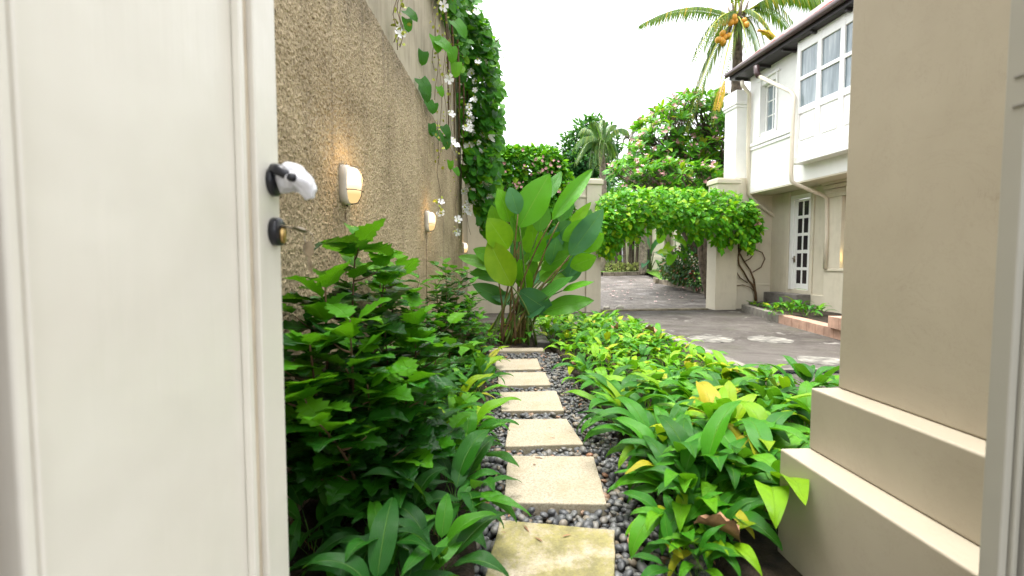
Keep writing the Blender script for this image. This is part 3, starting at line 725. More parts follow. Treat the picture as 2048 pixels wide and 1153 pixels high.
_, zw = GF.hit(1162, 372, .05)
MB().box((-2.75, .06, -.05), (-.002, .26, zw)).build('wall_face', M['cream'], gw, bevel=.006)
MB().box((-2.75, .03, zw-.26), (-.003, .0598, zw-.20)).build('moulding', M['cream'], gw, bevel=.01)
MB().box((-2.75, .02, zw+.001), (-.003, .30, zw+.07)).build('coping', M['cream'], gw, bevel=.01)
gr = gate_obj('gate_wall', 'plain cream wall between the right gate pillar and the white house', 'wall', xr1, 0)
xh, _ = GF.hit(1563, 500, .2); _, zs = GF.hit(1530, 384, .2)
MB().box((.001, .15, -.05), (xh-xr1, .32, zs+.3)).build('wall_face', M['cream'], gr, bevel=.004)
MB().box((.001, .137, .55), (xh-xr1-.002, .1492, .60)).build('moulding', M['cream'], gr, bevel=.006)

# ================================================================== HOUSE
ha = math.atan2(-.995, .096)      # local x: along the facade towards the camera; local y: into the house
HF = Frame(6.02, 10.72, ha)
house = thing('house', 'white two-storey house with bay windows, dark eave and cream ground floor', 'house', (6.02, 10.72, 0), ha)
S1 = 9.0
_, zb = HF.hit(1505, 385, 0); zso = 5.36
def hb(lo, hi, name, mat, par=None, bev=.004): return MB().box(lo, hi).build(name, M[mat] if isinstance(mat, str) else mat, par or house, bevel=bev)
OFF = .66                         # ground floor sits back under the upper storey
# far window opening in the upper storey
sw0, zt0 = HF.hit(1535, 175, .10); sw1, _ = HF.hit(1558, 200, .10); _, zl0 = HF.hit(1535, 263, .10)
zt0 = HF.hit(1546, 170, .1)[1]; zl0 = HF.hit(1546, 258, .1)[1]
bs0 = HF.hit(1590, 300, -.20)[0]  # start of the bay
def wallseg(s0, s1, z0, z1, name='upper_wall', y0=0, y1=.22, mat='white_wall'): hb((s0, y0, z0), (s1, y1, z1), name, mat, bev=.003)
wallseg(0, sw0-.05, zb, zso); wallseg(sw1+.05, S1, zb, zso)
wallseg(sw0-.0499, sw1+.0499, zb, zl0-.04); wallseg(sw0-.0499, sw1+.0499, zt0+.05, zso)
hb((0.002, .222, zb+.05), (S1, 3.0, zso-.01), 'core', 'white_wall', bev=0)
# soffit of the overhang and ground floor walls
hb((.004, .004, zb-.03), (S1, OFF+.4, zb-.0005), 'overhang_soffit', 'cream', bev=.004)
zg = .42
# surround and sill mouldings
sl, sr = HF.hit(1517, 250, 0)[0], HF.hit(1566, 250, 0)[0]
hb((sw0-.10, -.035, zl0-.09), (sw0-.052, -.0008, zt0+.16), 'window_surround', 'white', bev=.008)
hb((sw1+.052, -.035, zl0-.09), (sw1+.10, -.0008, zt0+.16), 'window_surround', 'white', bev=.008)
hb((sw0-.16, -.045, zt0+.1605), (sw1+.16, -.0006, zt0+.21), 'window_surround', 'white', bev=.008)
zsl = HF.hit(1540, 280, 0)[1]
hb((.09, -.05, zsl-.02), (bs0-.01, -.0005, zsl+.05), 'sill_course', 'white', bev=.012)
hb((.09, -.03, zsl-.10), (bs0-.01, -.0005, zsl-.03), 'sill_course', 'white', bev=.012)
win = hb((sw0-.045, .10, zl0-.035), (sw0, .15, zt0+.045), 'window', 'white')
hb((sw1, .10, zl0-.035), (sw1+.045, .15, zt0+.045), 'frame', 'white', win)
hb((sw0+.0005, .10, zl0-.035), (sw1-.0005, .15, zl0), 'frame', 'white', win); hb((sw0+.0005, .10, zt0), (sw1-.0005, .15, zt0+.045), 'frame', 'white', win)
ww, wh = (sw1-sw0)/2, (zt0-zl0)/3
for i in range(2):
    for j in range(3):
        hb((sw0+i*ww+.012, .122, zl0+j*wh+.012), (sw0+(i+1)*ww-.012, .130, zl0+(j+1)*wh-.012), 'pane', 'glass', win, bev=0)
hb((sw0+ww-.0119, .106, zl0+.0005), (sw0+ww+.0119, .145, zt0-.0005), 'glazing_bar', 'white', win)
for j in (1, 2): hb((sw0+.0005, .110, zl0+j*wh-.0118), (sw1-.0005, .141, zl0+j*wh+.0118), 'glazing_bar', 'white', win)
# bay
BO = -.22
cols = []
for pa, pb in ((1598, 1631), (1639, 1679), (1689, 1735)):
    cols.append((HF.hit(pa, 200, BO)[0], HF.hit(pb, 200, BO)[0]))
step = cols[1][0]-cols[0][0]; wdt = cols[0][1]-cols[0][0]
cols = [(cols[0][0]+k*step, cols[0][0]+k*step+wdt) for k in range(5)]
def bz(px, py): return HF.hit(px, py, BO)[1]
zbt = bz(1600, 322); zp0, zp1 = bz(1605, 281), bz(1605, 229); zw0, zw1, zw2, zw3 = bz(1600, 215), bz(1600, 162), bz(1600, 155), bz(1600, 104)
bs1 = cols[-1][1]+.10
bay = hb((bs0, BO+.05, zbt), (bs1, -.001, zso-.002), 'bay', 'white_wall', bev=.003)
hb((bs0-.01, BO-.012, zbt+.0), (bs1+.01, BO+.0495, zbt+.10), 'skirt', 'white', bay, .01)
hb((bs0-.02, BO-.03, zbt-.045), (bs1+.02, -.002, zbt-.001), 'base_slab', 'white', bay, .01)
prev = bs0
for k, (a, b) in enumerate(cols+[(bs1, bs1)]):
    hb((prev, BO, zbt+.1005), (a, BO+.0493, zso-.003), 'mullion', 'white', bay, .006); prev = b
for a, b in cols:
    a += .0006; b -= .0006
    hb((a, BO+.004, zbt+.101), (b, BO+.049, zp0-.03), 'rail', 'white', bay, .004); hb((a, BO+.004, zp1+.03), (b, BO+.049, zw0), 'rail', 'white', bay, .006)
    hb((a, BO+.004, zw1), (b, BO+.049, zw2), 'rail', 'white', bay, .006); hb((a, BO+.004, zw3), (b, BO+.049, zso-.004), 'rail', 'white', bay, .004)
    hb((a, BO+.030, zp0-.029), (b, BO+.0492, zp1+.029), 'panel', 'white', bay, .0)
    hb((a+.035, BO+.012, zp0+.015), (b-.035, BO+.0298, zp1-.015), 'panel', 'white', bay, .012)
    hb((a, BO+.034, zw0+.0005), (b, BO+.042, zw1-.0005), 'pane', 'glass', bay, 0); hb((a, BO+.034, zw2+.0005), (b, BO+.042, zw3-.0005), 'pane', 'glass', bay, 0)
# eave, gutter, roof
EO = -.34
hb((-.22, EO, zso+.0005), (S1, .5, zso+.03), 'eave_soffit', 'soffit', bev=0)
for k in range(12): hb((-.1+k*.75, EO+.02, zso-.05), (-.1+k*.75+.05, -.003, zso-.0005), 'rafter', 'soffit')
hb((-.24, EO-.035, zso-.0), (S1, EO-.001, zso+.13), 'fascia', 'soffit')
gt = MB(); gp = []
for s in (-.26, S1): gp.append([(s, EO-.095+.058*math.cos(a), zso+.12+.058*math.sin(a)) for a in np.linspace(0, 2*PI, 14, endpoint=False)])
gt.rings(gp).build('gutter', M['gutter'], house)
sl_ = R(36.3); nrow, tl, tw_ = 7, .30, .24
hb((-.24, EO+.0, zso+.1305), (-.20, EO+.04, zso+.17), 'fascia', 'white', bev=.004)
rm = MB(); dx, dz = 3.2*math.cos(sl_), 3.2*math.sin(sl_)
rm.add([(-.2, EO, zso+.14), (S1, EO, zso+.14), (S1, EO+dx, zso+.14+dz), (-.2, EO+dx, zso+.14+dz), (-.2, EO+dx, zso+.1), (S1, EO+dx, zso+.1)], [(0, 1, 2, 3), (3, 2, 5, 4), (0, 3, 4)]).build('roof', M['rooftile'], house)
tm = MB(); pr = [(-.12+.24*k/8, .018+.022*math.sin(PI*k/8)) for k in range(9)]
V = [(x, 0, h) for x, h in pr]+[(x, .33, h+.0) for x, h in pr]; F = [(k, k+1, 10+k, 9+k) for k in range(8)]+[(0, 8, 7, 6, 5, 4, 3, 2, 1)]
tm.add(V, F, True); tme = tm.mesh('roof_tile', M['rooftile'])
roofo = [c for c in house.children if c.name.startswith('roof')][0]
for r in range(2):
    for k in range(36):
        o = link('roof_tile', tme, roofo); q = r*.27
        o.location = (-.08+k*.245, EO-.05+q*math.cos(sl_), zso+.135+q*math.sin(sl_)+.012); o.rotation_euler = (sl_+.03*RNG.normal(), 0, 0)
vb = MB(); vb.box((-.26, 0, 0), (-.2005, 3.2, .10)); vb.xf(Matrix.Translation((0, EO-.03, zso+.10)) @ Matrix.Rotation(sl_, 4, 'X')); vb.build('verge_board', M['white'], house)
# corner pilaster above the gate wall
pA = GF.hit(1472, 300, .35); pB = GF.hit(1494, 300, .35)
cx0 = GF.w(pA[0], .35); cx1 = GF.w(pB[0], .35)
def tolocal(p): q = p[:2]-HF.o; return q@HF.x, q@HF.y
la, lb = tolocal(cx0), tolocal(cx1)
y0_, y1_ = la[1], lb[1]
zc0 = GF.hit(1480, 370, .35)[1]; zc1 = GF.hit(1480, 172, .35)[1]; zcap = GF.hit(1480, 215, .35)[1]
sx = la[0]
hb((sx-.5, y0_-.10, zb-.4), (sx, y1_+.02, zc0), 'pilaster_base', 'cream'); hb((sx-.52, y0_-.06, zc0+.001), (sx+.02, y1_+.02, zc0+.09), 'pilaster_base', 'cream', bev=.02)
hb((sx-.47, y0_, zc0+.091), (sx-.01, y1_+.02, zcap), 'corner_pilaster', 'white_wall')
for k, (dz0, dz1, g) in enumerate(((0, .06, .03), (.0605, .14, .05), (.1405, .40, .03))): hb((sx-.47-g, y0_-g, zcap+dz0+.0005), (sx-.01+g, y1_+.02, zcap+dz1), 'pilaster_cap', 'white_wall', bev=.012)
# ground floor wall pieces (plane y = OFF)
def gl(px, py, off=OFF): return HF.hit(px, py, off)
d0, zd0 = gl(1577, 583); d1, _ = gl(1617, 583); zdt = gl(1595, 391)[1]; zd0 = gl(1597, 580)[1]
hb((-.02, OFF, -.05), (d0-.0, OFF+.2, zb-.031), 'lower_wall', 'cream'); hb((d1, OFF, -.05), (S1, OFF+.2, zb-.031), 'lower_wall', 'cream')
hb((d0+.0005, OFF, zdt), (d1-.0005, OFF+.2, zb-.032), 'lower_wall', 'cream'); hb((d0+.0005, OFF, -.05), (d1-.0005, OFF+.2, zd0-.001), 'lower_wall', 'cream')
hd = hb((d0+.001, OFF-.02, zd0), (d0+.10, OFF+.06, zdt-.001), 'door', 'white', bev=.006)
hb((d0+.1005, OFF-.02, zdt-.09), (d1-.03, OFF+.06, zdt-.0012), 'frame', 'white', hd, .006); hb((d1-.0295, OFF-.02, zd0), (d1-.001, OFF+.06, zdt-.0015), 'frame', 'white', hd, .006)
e0, e1 = d0+.104, d1-.034
hb((e0, OFF+.01, zd0+.02), (e0+.09, OFF+.045, zdt-.10), 'leaf', 'white', hd); hb((e1-.05, OFF+.01, zd0+.02), (e1, OFF+.045, zdt-.10), 'leaf', 'white', hd)
pc0, pc1 = e0+.0905, e1-.0505; pm_ = (pc0+pc1)/2
hb((pm_-.018, OFF+.012, zd0+.021), (pm_+.018, OFF+.043, zdt-.101), 'glazing_bar', 'white', hd)
rows_ = [(405, 433), (439, 468), (474, 502), (509, 537), (543, 570)]; last = zdt-.1015
for (ta, tb) in rows_:
    za, zb_ = gl(1606, ta-2)[1], gl(1606, tb-2)[1]
    for (ca, cb) in ((pc0, pm_-.0185), (pm_+.0185, pc1)):
        hb((ca, OFF+.022, zb_), (cb, OFF+.034, za), 'pane', 'darkglass', hd, 0)
        hb((ca, OFF+.0125, za+.0006), (cb, OFF+.0425, last), 'glazing_bar', 'white', hd, .004)
    last = zb_-.0006
for (ca, cb) in ((pc0, pm_-.0185), (pm_+.0185, pc1)): hb((ca, OFF+.0125, zd0+.022), (cb, OFF+.0425, last), 'glazing_bar', 'white', hd, .004)
zk = gl(1592, 517)[1]
MB().box((e0+.02, OFF-.004, zk-.09), (e0+.06, OFF+.0098, zk+.05)).tube([(e0+.04, OFF-.004, zk), (e0+.04, OFF-.05, zk), (e0+.12, OFF-.055, zk)], .011, 8).build('handle', M['keymetal'], hd)
# flat bands beside the door, projecting wall with cornice and the lit niche
hb((d0-.16, OFF-.03, zg-.3), (d0-.02, OFF-.0005, zb-.033), 'door_surround', 'cream', bev=.008); hb((d1+.02, OFF-.03, zg-.3), (d1+.10, OFF-.0005, zb-.033), 'door_surround', 'cream', bev=.008)
n0 = gl(1651, 450, OFF-.10)[0]; nz0 = gl(1665, 395, OFF-.10)[1]; nz1 = gl(1665, 537, OFF-.10)[1]; n1 = gl(1682, 450, OFF-.10)[0]
hb((n0, OFF-.10, -.05), (S1, OFF-.001, nz1), 'projecting_wall', 'cream', bev=.006); hb((n0, OFF-.10, nz1+.0005), (n1, OFF-.001, nz0), 'projecting_wall', 'cream', bev=.006)
hb((n1+.5, OFF-.10, nz1+.0006), (S1, OFF-.001, nz0), 'projecting_wall', 'cream', bev=.006)
hb((n0-.02, OFF-.125, nz0+.0006), (S1, OFF-.001, nz0+.08), 'cornice', 'cream', bev=.01)
for k in range(3): hb((n0-.02-.02*k, OFF-.13-.03*k, nz0+.0806+k*.085), (S1, OFF-.001, nz0+.16+k*.085), 'cornice', 'cream', bev=.015)
hb((n0-.01, OFF-.12, nz1-.06), (S1, OFF-.1005, nz1-.01), 'cornice', 'cream', bev=.008)
hb((d1+.105, OFF-.03, .2), (n0-.001, OFF-.0006, .42), 'skirting', 'cream', bev=.006)
# niche lamp
nl = thing('wall_lamp', 'warm glowing lamp in the niche of the house ground floor wall', 'lamp', tuple(HF.w(n1+.06, OFF-.045, nz1+.22)), ha)
MB().box((-.02, .0, -.12), (.10, .044, .12)).build('back_plate', M['lampshell'], nl, bevel=.004)
MB().rings([[(.04+.03*math.cos(a), -.005+.03*math.sin(a)*.8, z) for a in np.linspace(0, 2*PI, 12, endpoint=False)] for z in (-.10, .10)]).build('diffuser', M['glow'], nl)
# downpipes
def pipe(pts, r, name='downpipe', mat='pipe'): return MB().tube(pts, r, 10).build(name, M[mat], house)
def q(px, py, off): s_, z_ = HF.hit(px, py, off); return (s_, off, z_)
lw = lambda px, py: (*tolocal(GF.w(GF.hit(px, py, .09)[0], .09)), GF.hit(px, py, .09)[1])
s0p = HF.hit(1498, 250, -.06)[0]
pa = q(1484, 163, EO+.05)
pipe([pa, (pa[0]+.03, pa[1], pa[2]-.10), (s0p, -.07, HF.hit(1497, 190, -.06)[1]), (s0p, -.07, HF.hit(1498, 290, -.06)[1]), lw(1498, 388), lw(1506, 400), lw(1548, 432), lw(1557, 445), lw(1557, 520), lw(1557, 598)], .043)
pp = q(1588, 250, BO-.05)
gpt = q(1513, 132, EO-.09)
pipe([gpt, (gpt[0]+.0, gpt[1]+.01, gpt[2]-.14), (gpt[0]+.05, gpt[1]+.03, gpt[2]-.24)], .058, 'gutter_outlet', 'gutter')
pipe([(gpt[0]+.05, gpt[1]+.03, gpt[2]-.235), q(1582, 184, BO-.03), q(1588, 194, BO-.05), (pp[0], -.30, pp[2]), (pp[0], -.30, q(1588, 345, -.30)[2]), (pp[0], -.28, q(1588, 362, -.28)[2]), (pp[0]+.04, -.22, q(1592, 369, -.22)[2]), q(1645, 391, OFF-.2), q(1653, 398, OFF-.13), q(1653, 470, OFF-.13), q(1650, 538, OFF-.13)], .038)

# ------------------------------------------------------------------ terrace kerb, tiled step, planting pocket
cp = [atZ(1472.5, 614)[:2], atZ(1556.5, 646.5)[:2], atZ(1687, 682.7)[:2]]
cp[0] = np.array([5.72, 10.3])
dirn = (cp[2]-cp[1])/np.linalg.norm(cp[2]-cp[1]); far = cp[2]+dirn*2.2
kb2 = thing('house_kerb', 'mossy concrete kerb at the foot of the cream wall behind the gate pillar', 'kerb', (cp[0][0], cp[0][1], 0))
def strip(par, a, b, w, h, n, name, mat, base, gap=.008, h0=-.03):
    a, b = np.asarray(a)-base, np.asarray(b)-base; L = np.linalg.norm(b-a); t = (b-a)/L; nr = np.array([-t[1], t[0]])
    if nr[0] < 0: nr = -nr
    for i in range(n):
        p0, p1 = a+t*(L*i/n+gap/2), a+t*(L*(i+1)/n-gap/2)
        MB().prism([tuple(p0), tuple(p1), tuple(p1+nr*w), tuple(p0+nr*w)] if np.cross(p1-p0, nr) > 0 else [tuple(p0), tuple(p0+nr*w), tuple(p1+nr*w), tuple(p1)], h0, h).build(name, mat, par, bevel=.006)
strip(kb2, cp[0], cp[1], .14, .15, 4, 'kerb_block', M['kerb_pale'], cp[0])
ts = thing('tiled_terrace', 'pink tiled terrace edge with steps in front of the house', 'terrace', (cp[1][0], cp[1][1], 0))
b0 = cp[1]
nrm = np.array([-dirn[1], dirn[0]]); nrm = nrm if nrm[0] > 0 else -nrm
strip(ts, cp[1], far, .02, .15, 17, 'riser_tile', M['terracotta'], b0)
Lt = np.linalg.norm(far-cp[1])
for i in range(17):
    for j in range(4 if i > 4 else 1):
        p = dirn*(Lt*i/17+.004)+nrm*(.022+.2*j); p1 = dirn*(Lt*(i+1)/17-.004); p1 = p1+nrm*(.022+.2*j); w = nrm*.194
        MB().prism([tuple(p), tuple(p1), tuple(p1+w), tuple(p+w)] if np.cross(p1-p, w) > 0 else [tuple(p), tuple(p+w), tuple(p1+w), tuple(p1)], .10, .15+.001*RNG.random()).build('floor_tile', M['terracotta'], ts, bevel=.004)
pf_ = [(0, 0), tuple(far-b0), tuple(far-b0+nrm*2.4), tuple(nrm*1.6)]
MB().prism([(x*.998+nrm[0]*.021, y*.998+nrm[1]*.021) for x, y in pf_][::1], -.05, .095).build('bedding', M['grout'], ts)
st0 = atZ(1655, 655, .15)[:2]-b0
for k in range(8):
    p = st0+dirn*(.27*k+.003)+nrm*.0; p1 = st0+dirn*(.27*(k+1)-.003); w = nrm*.9
    MB().prism([tuple(p), tuple(p1), tuple(p1+w), tuple(p+w)] if np.cross(p1-p, w) > 0 else [tuple(p), tuple(p+w), tuple(p1+w), tuple(p1)], .15, .32).build('step_tile', M['terracotta'], ts, bevel=.005)
sp = HF.w(d0+.1, OFF-.55); 
dsl = thing('door_step', 'grey concrete step slabs below the white glazed door', 'step', tuple(HF.w(0, 0)), ha)
MB().box((d0-.7, .12, -.04), (d0+.0, OFF-.035, .18)).build('lower_slab', M['slab_grey'], dsl, bevel=.01)
MB().box((d0-.35, .3, .181), (d1+.1, OFF-.033, zd0-.08)).build('upper_slab', M['slab_grey'], dsl, bevel=.01)
tag(MB().prism([(5.75, 10.25), tuple(cp[1]+nrm*.15), tuple(cp[1]+nrm*.25+dirn*1.0), tuple(cp[1]+nrm*1.5+dirn*1.0), (6.9, 10.3)], -.05, .12).build('soil', M['soil']), kind='structure')

# manhole covers
def manhole(px, py, r, label, rim=True):
    p = atZ(px, py); t = thing('manhole_cover', label, 'manhole cover', (p[0], p[1], 0), .3)
    if rim: MB().rings([[(r*k*math.cos(a), r*k*math.sin(a), z) for a in np.linspace(0, 2*PI, 40, endpoint=False)] for k, z in ((1.0, -.03), (1.0, .006), (.96, .012), (.93, .012), (.92, .004))], cap1=False).build('rim', M['lid'], t)
    rr = r*.91 if rim else r
    pts = [(rr*math.cos(a)*(1 if rim else 1+.05*math.sin(5*a)+.03*RNG.normal()), rr*math.sin(a)*(1 if rim else 1+.05*math.cos(4*a))) for a in np.linspace(0, 2*PI, 40, endpoint=False)]
    MB().prism(pts, -.03, .008 if rim else .005).build('lid', M['lid'], t, bevel=.002)
    if rim:
        for dx_ in (-.12, .14): MB().tube([(dx_, .0, .0), (dx_, .0, .010)], .018, 10, False).build('lifting_hole', M['plug'], t)
manhole(1421, 679, .315, 'round pale concrete manhole cover with a raised rim on the forecourt')
manhole(1645, 722, .26, 'mossy worn round slab in the asphalt close to the stepped pier', False)
manhole(1540, 680, .30, 'flat worn concrete manhole disc nearer the pink tiles', False)
# flagstones behind the right bed
ft = 0
for i, (x0, y0, x1, y1, lab) in enumerate(((.62, 6.15, 1.35, 6.75, 'weathered grey flagstone nearest the edging strip'), (.62, 6.78, 1.4, 7.45, 'weathered grey flagstone in the middle of the three'), (.60, 7.48, 1.5, 8.25, 'weathered grey flagstone closest to the gate wall'))):
    o = MB().box((0, 0, -.05), (x1-x0, y1-y0, .03+.004*i)).build('flagstone', M['slab_grey'], bevel=.012); o.location = (x0, y0, 0); tag(o, lab, 'flagstone', 'flagstones behind the paddle plant')
# planter in front of the gate wall
pl = thing('planter_trough', 'low brown planter trough at the foot of the weathered gate wall', 'planter', (.75, 9.25, 0), ug)
for lo, hi in (((0, 0, 0), (.85, .06, .19)), ((0, .36, 0), (.85, .42, .19)), ((0, .0602, 0), (.05, .3598, .19)), ((.80, .0602, 0), (.85, .3598, .19))): MB().box(lo, hi).build('side', M['planter'], pl, bevel=.008)
MB().box((.051, .061, .0), (.799, .359, .15)).build('fill', M['soil'], pl)
for (px, py, s, lab) in ((1213, 619, .11, 'broken concrete lump at the base of the left gate pillar'), (1240, 620, .09, 'smaller broken concrete lump lying in the gateway')):
    p = atZ(px, py); V, F, U = pebble_geo(int(px)); o = link('rubble_lump', geo_mesh('rubble_lump', V*s, F, None, M['concrete'], False)); o.location = (p[0], p[1], .03); tag(o, lab, 'stone')

# ================================================================== BEYOND THE GATE
def island(name, label, pts, lawnpts, n):
    base = np.array(pts[0][:2]); t = thing(name, label, 'kerb', (base[0], base[1], 0))
    for i in range(len(pts)-1):
        a, b = np.array(pts[i]), np.array(pts[i+1]); L = np.linalg.norm((b-a)[:2]); m = max(1, int(L/.5))
        for k in range(m):
            p0 = a+(b-a)*(k/m+.012); p1 = a+(b-a)*((k+1)/m-.012); tt = (p1-p0)[:2]/np.linalg.norm((p1-p0)[:2]); nr = np.array([-tt[1], tt[0]])
            if nr[1] < 0: nr = -nr
            w = nr*.13; z = (p0[2]+p1[2])/2; P0, P1 = p0[:2]-base, p1[:2]-base
            poly = [tuple(P0), tuple(P1), tuple(P1+w), tuple(P0+w)]
            if np.cross(P1-P0, w) < 0: poly = poly[::-1]
            MB().prism(poly, z-.1, z+.17).build('kerb_block', M['kerb'], t, bevel=.015)
kr = [at_ground(1432, 596), at_ground(1400, 587), at_ground(1365, 578.5), at_ground(1335, 572.5), at_ground(1318, 568), at_ground(1313, 563)]
island('island_kerb', 'curved block kerb round the planted island right of the drive', kr, None, 6)
lw_ = [tuple(p[:2]) for p in kr]
def lawn(name, pts, dz):
    mb = MB(); V = [(p[0], p[1], gz(p[1])+dz) for p in pts]; mb.add(V, [tuple(range(len(V)))]); return tag(mb.build(name, M['lawn']), kind='structure')
rk = [np.array(p[:2])+np.array([.05, .1]) for p in kr]
lawn('lawn', rk+[np.array([7.0, 21]), np.array([11, 21]), np.array([11, 13.0])], .15)
kl = [at_ground(1190, 553.5), at_ground(1230, 552.8), at_ground(1275, 551), at_ground(1315, 549), at_ground(1340, 547.5)]
kl[0] = kl[0]+np.array([-3, 0, 0]); 
island('island_kerb', 'straighter dark kerb edging the lawn at the back of the drive', kl, None, 6)
lkb = [np.array(p[:2])+np.array([0, .1]) for p in kl]
lawn('lawn', lkb+[np.array([11.0, 27]), np.array([0.5, 27])], .16)
# portico of the house at the back
po = thing('portico', 'cream columned portico half hidden behind the creeper arch', 'portico', (8, 22.5, gz(22.5)))
zp = 0
for (px, w) in ((1316, .44), (1352, .40), (1383, .40)):
    p = atY(px, 500, 22.5); x = p[0]-8
    c_ = MB().box((x-w/2, -w/2, zp), (x+w/2, w/2, 3.4)).build('column', M['cream'], po, bevel=.01)
    MB().box((x-w/2-.05, -w/2-.05, zp), (x+w/2+.05, w/2+.05, .75)).build('plinth', M['cream'], c_, bevel=.01)
MB().box((-1.2, .4, 0), (6, .7, 3.4)).build('back_wall', M['plaster_grey'], po); MB().box((-.6, -.3, 3.401), (6, 1, 3.75)).build('beam', M['cream'], po)
MB().box((-.5, .2, 0), (1.2, .398, 1.1)).build('doorway', M['soffit'], po)
gw2 = thing('garden_wall', 'long grey-cream wall closing the garden behind the slender trunks', 'wall', (2, 25.5, gz(25)))
MB().box((-4, 0, -.1), (5.2, .25, 2.3)).build('wall_face', M['cream'], gw2); MB().box((-4, -.04, 2.301), (5.2, .29, 2.38)).build('coping', M['cream'], gw2)

# ------------------------------------------------------------------ vegetation builders
def tubes(name, paths, mat, parent, n=6):
    base = np.array(parent.location); mb = MB()
    for pts, rad in paths: mb.tube([np.asarray(p)-base for p in pts], rad, n)
    return mb.build(name, mat, parent)
def bez(a, b, bend, n=6):
    a, b = np.asarray(a, float), np.asarray(b, float); c = (a+b)/2+np.asarray(bend, float)
    return [a*(1-t)**2+2*c*t*(1-t)+b*t*t for t in np.linspace(0, 1, n)]

def ground_plant(x, y, z, n, sc, mat, label, group, name='ground_cover_plant', geos='ground', lean=(0, 0)):
    t = thing(name, label, 'plant', (x, y, z), 0, group); items = []
    for k in range(n):
        a = k*2.399+RNG.normal()*.35; tl = RNG.uniform(-.45, .28); s = sc*RNG.uniform(.75, 1.15)
        Mx = Matrix.Translation((x+RNG.normal()*.03, y+RNG.normal()*.03, z)) @ Matrix.Rotation(lean[0], 4, 'Y') @ Matrix.Rotation(lean[1], 4, 'X') @ Matrix.Rotation(a, 4, 'Z') @ Matrix.Rotation(tl, 4, 'X') @ Matrix.Scale(s, 4)
        items.append((int(RNG.integers(len(GEO[geos]))), np.array(Mx)))
    place(t, 'leaf', geos, GEO[geos], items, mat)
    if y < 6 and RNG.random() < .14:
        Mx = Matrix.Translation((x, y, z)) @ Matrix.Rotation(RNG.random()*6.28, 4, 'Z') @ Matrix.Rotation(-.75, 4, 'X') @ Matrix.Scale(sc*.8, 4)
        place(t, 'dry_leaf', geos, GEO[geos], [(int(RNG.integers(14)), np.array(Mx))], M['dry'])
    return t
ORD = ['mossy', 'second', 'third', 'fourth', 'fifth', 'farthest']
def stone_word(y): return ORD[min(5, max(0, int((y-1.3)/.75)))]
# right bed
nr_, LBL = 0, {}
yv = 1.28; row = 0
while yv < 7.7:
    sp = .285 if yv < 4 else .29
    xv = .89+(row % 2)*.14
    while xv < 2.42:
        x, y = xv+RNG.normal()*.04, yv+RNG.normal()*.04
        px, py, dd = proj((x, y, .3))
        hidden = px > 1640 or (py > 880 and px > 1600) or py > 1330 or y < 1.75
        lim = 2.4 if y < 3.3 else 2.12 if y < 6 else 2.2
        if not hidden and x < lim:
            edge = x < 1.08; back = x > 2.1
            if y < 2.7: lab = 'long-leaved ground plant at the near pebble edge by the %s stone' % stone_word(y) if edge else ('long-leaved ground plant in the near right bed behind the stepped pier' if x > 1.6 else 'long-leaved ground plant in the near right bed between pebbles and pier')
            elif edge: lab = 'arching ground plant overhanging the right edge of the pebbles level with the %s stone' % stone_word(y)
            elif y > 5.6: lab = 'yellow-green ground plant at the far end of the right bed, ' + ('on the kerb side' if x > 1.8 else 'beside the flagstones' if x < 1.35 else 'in the middle')
            else: lab = ('ground plant by the drive-side kerb, level with the %s stone' if x > 1.8 else 'glossy ground plant in the middle of the right bed level with the %s stone') % stone_word(y)
            bright = RNG.random() < (.18 if y < 2.6 else .35 if y < 3.8 else .7)
            ground_plant(x, y, .05, int(RNG.integers(13, 18)) if y < 4 else 13, (.98 if y < 2.6 else .86 if y < 3.6 else .72)*RNG.uniform(.9, 1.1), M['ground_leaf_bright' if bright else 'ground_leaf'], lab,
                         'ground plants of the right bed' + (', near end' if y < 2.7 else ', path edge' if edge else ', far end' if y > 5.6 else ', middle'), lean=(-.15 if edge else 0, 0))
        xv += sp
    yv += sp*.92; row += 1
for x, y in ((.74, 1.64), (.86, 1.64), (.70, 1.48), (.84, 1.80), (.80, 1.58), (.84, 1.74), (1.0, 1.93), (1.2, 1.98), (.88, 1.98), (1.12, 2.02), (.88, 2.3), (.87, 2.7)):
    ground_plant(x, y, .05, 15, .92 if y > 1.76 else .74 if y > 1.7 else .50, M['ground_leaf'], ('small low ground plant at the very front of the right bed, by the mossy stone' if y < 1.7 else 'deep green ground plant at the pebble edge beside the second stone' if x < 1 else 'deep green ground plant tucked against the foot of the stepped pier'), 'ground plants of the right bed, near end', lean=(-.1 if y > 1.7 else -.25, 0))
# left bed
yv = 1.2; row = 0
while yv < 5.5:
    for xv in ((-.15, -.36, -.58) if yv < 1.9 else (-.18, -.38, -.58) if yv < 3.2 else (-.15, -.40)):
        x, y = xv+RNG.normal()*.03-(.0 if row % 2 else .04)-(.05 if yv < 1.6 else 0), yv+RNG.normal()*.04
        px, py, dd = proj((x, y, .3))
        if px > 520 and py < 1400:
            near = y < 2.2; edge = xv > -.3
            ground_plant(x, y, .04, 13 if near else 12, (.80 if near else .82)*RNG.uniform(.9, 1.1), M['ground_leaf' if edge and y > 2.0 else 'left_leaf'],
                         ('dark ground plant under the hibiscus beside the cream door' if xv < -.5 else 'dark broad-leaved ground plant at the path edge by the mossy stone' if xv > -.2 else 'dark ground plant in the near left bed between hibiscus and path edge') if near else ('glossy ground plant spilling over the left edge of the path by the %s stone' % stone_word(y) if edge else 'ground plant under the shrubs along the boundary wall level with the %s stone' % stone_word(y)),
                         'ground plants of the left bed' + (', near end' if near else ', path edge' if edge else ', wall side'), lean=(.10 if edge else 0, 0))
    yv += .24; row += 1
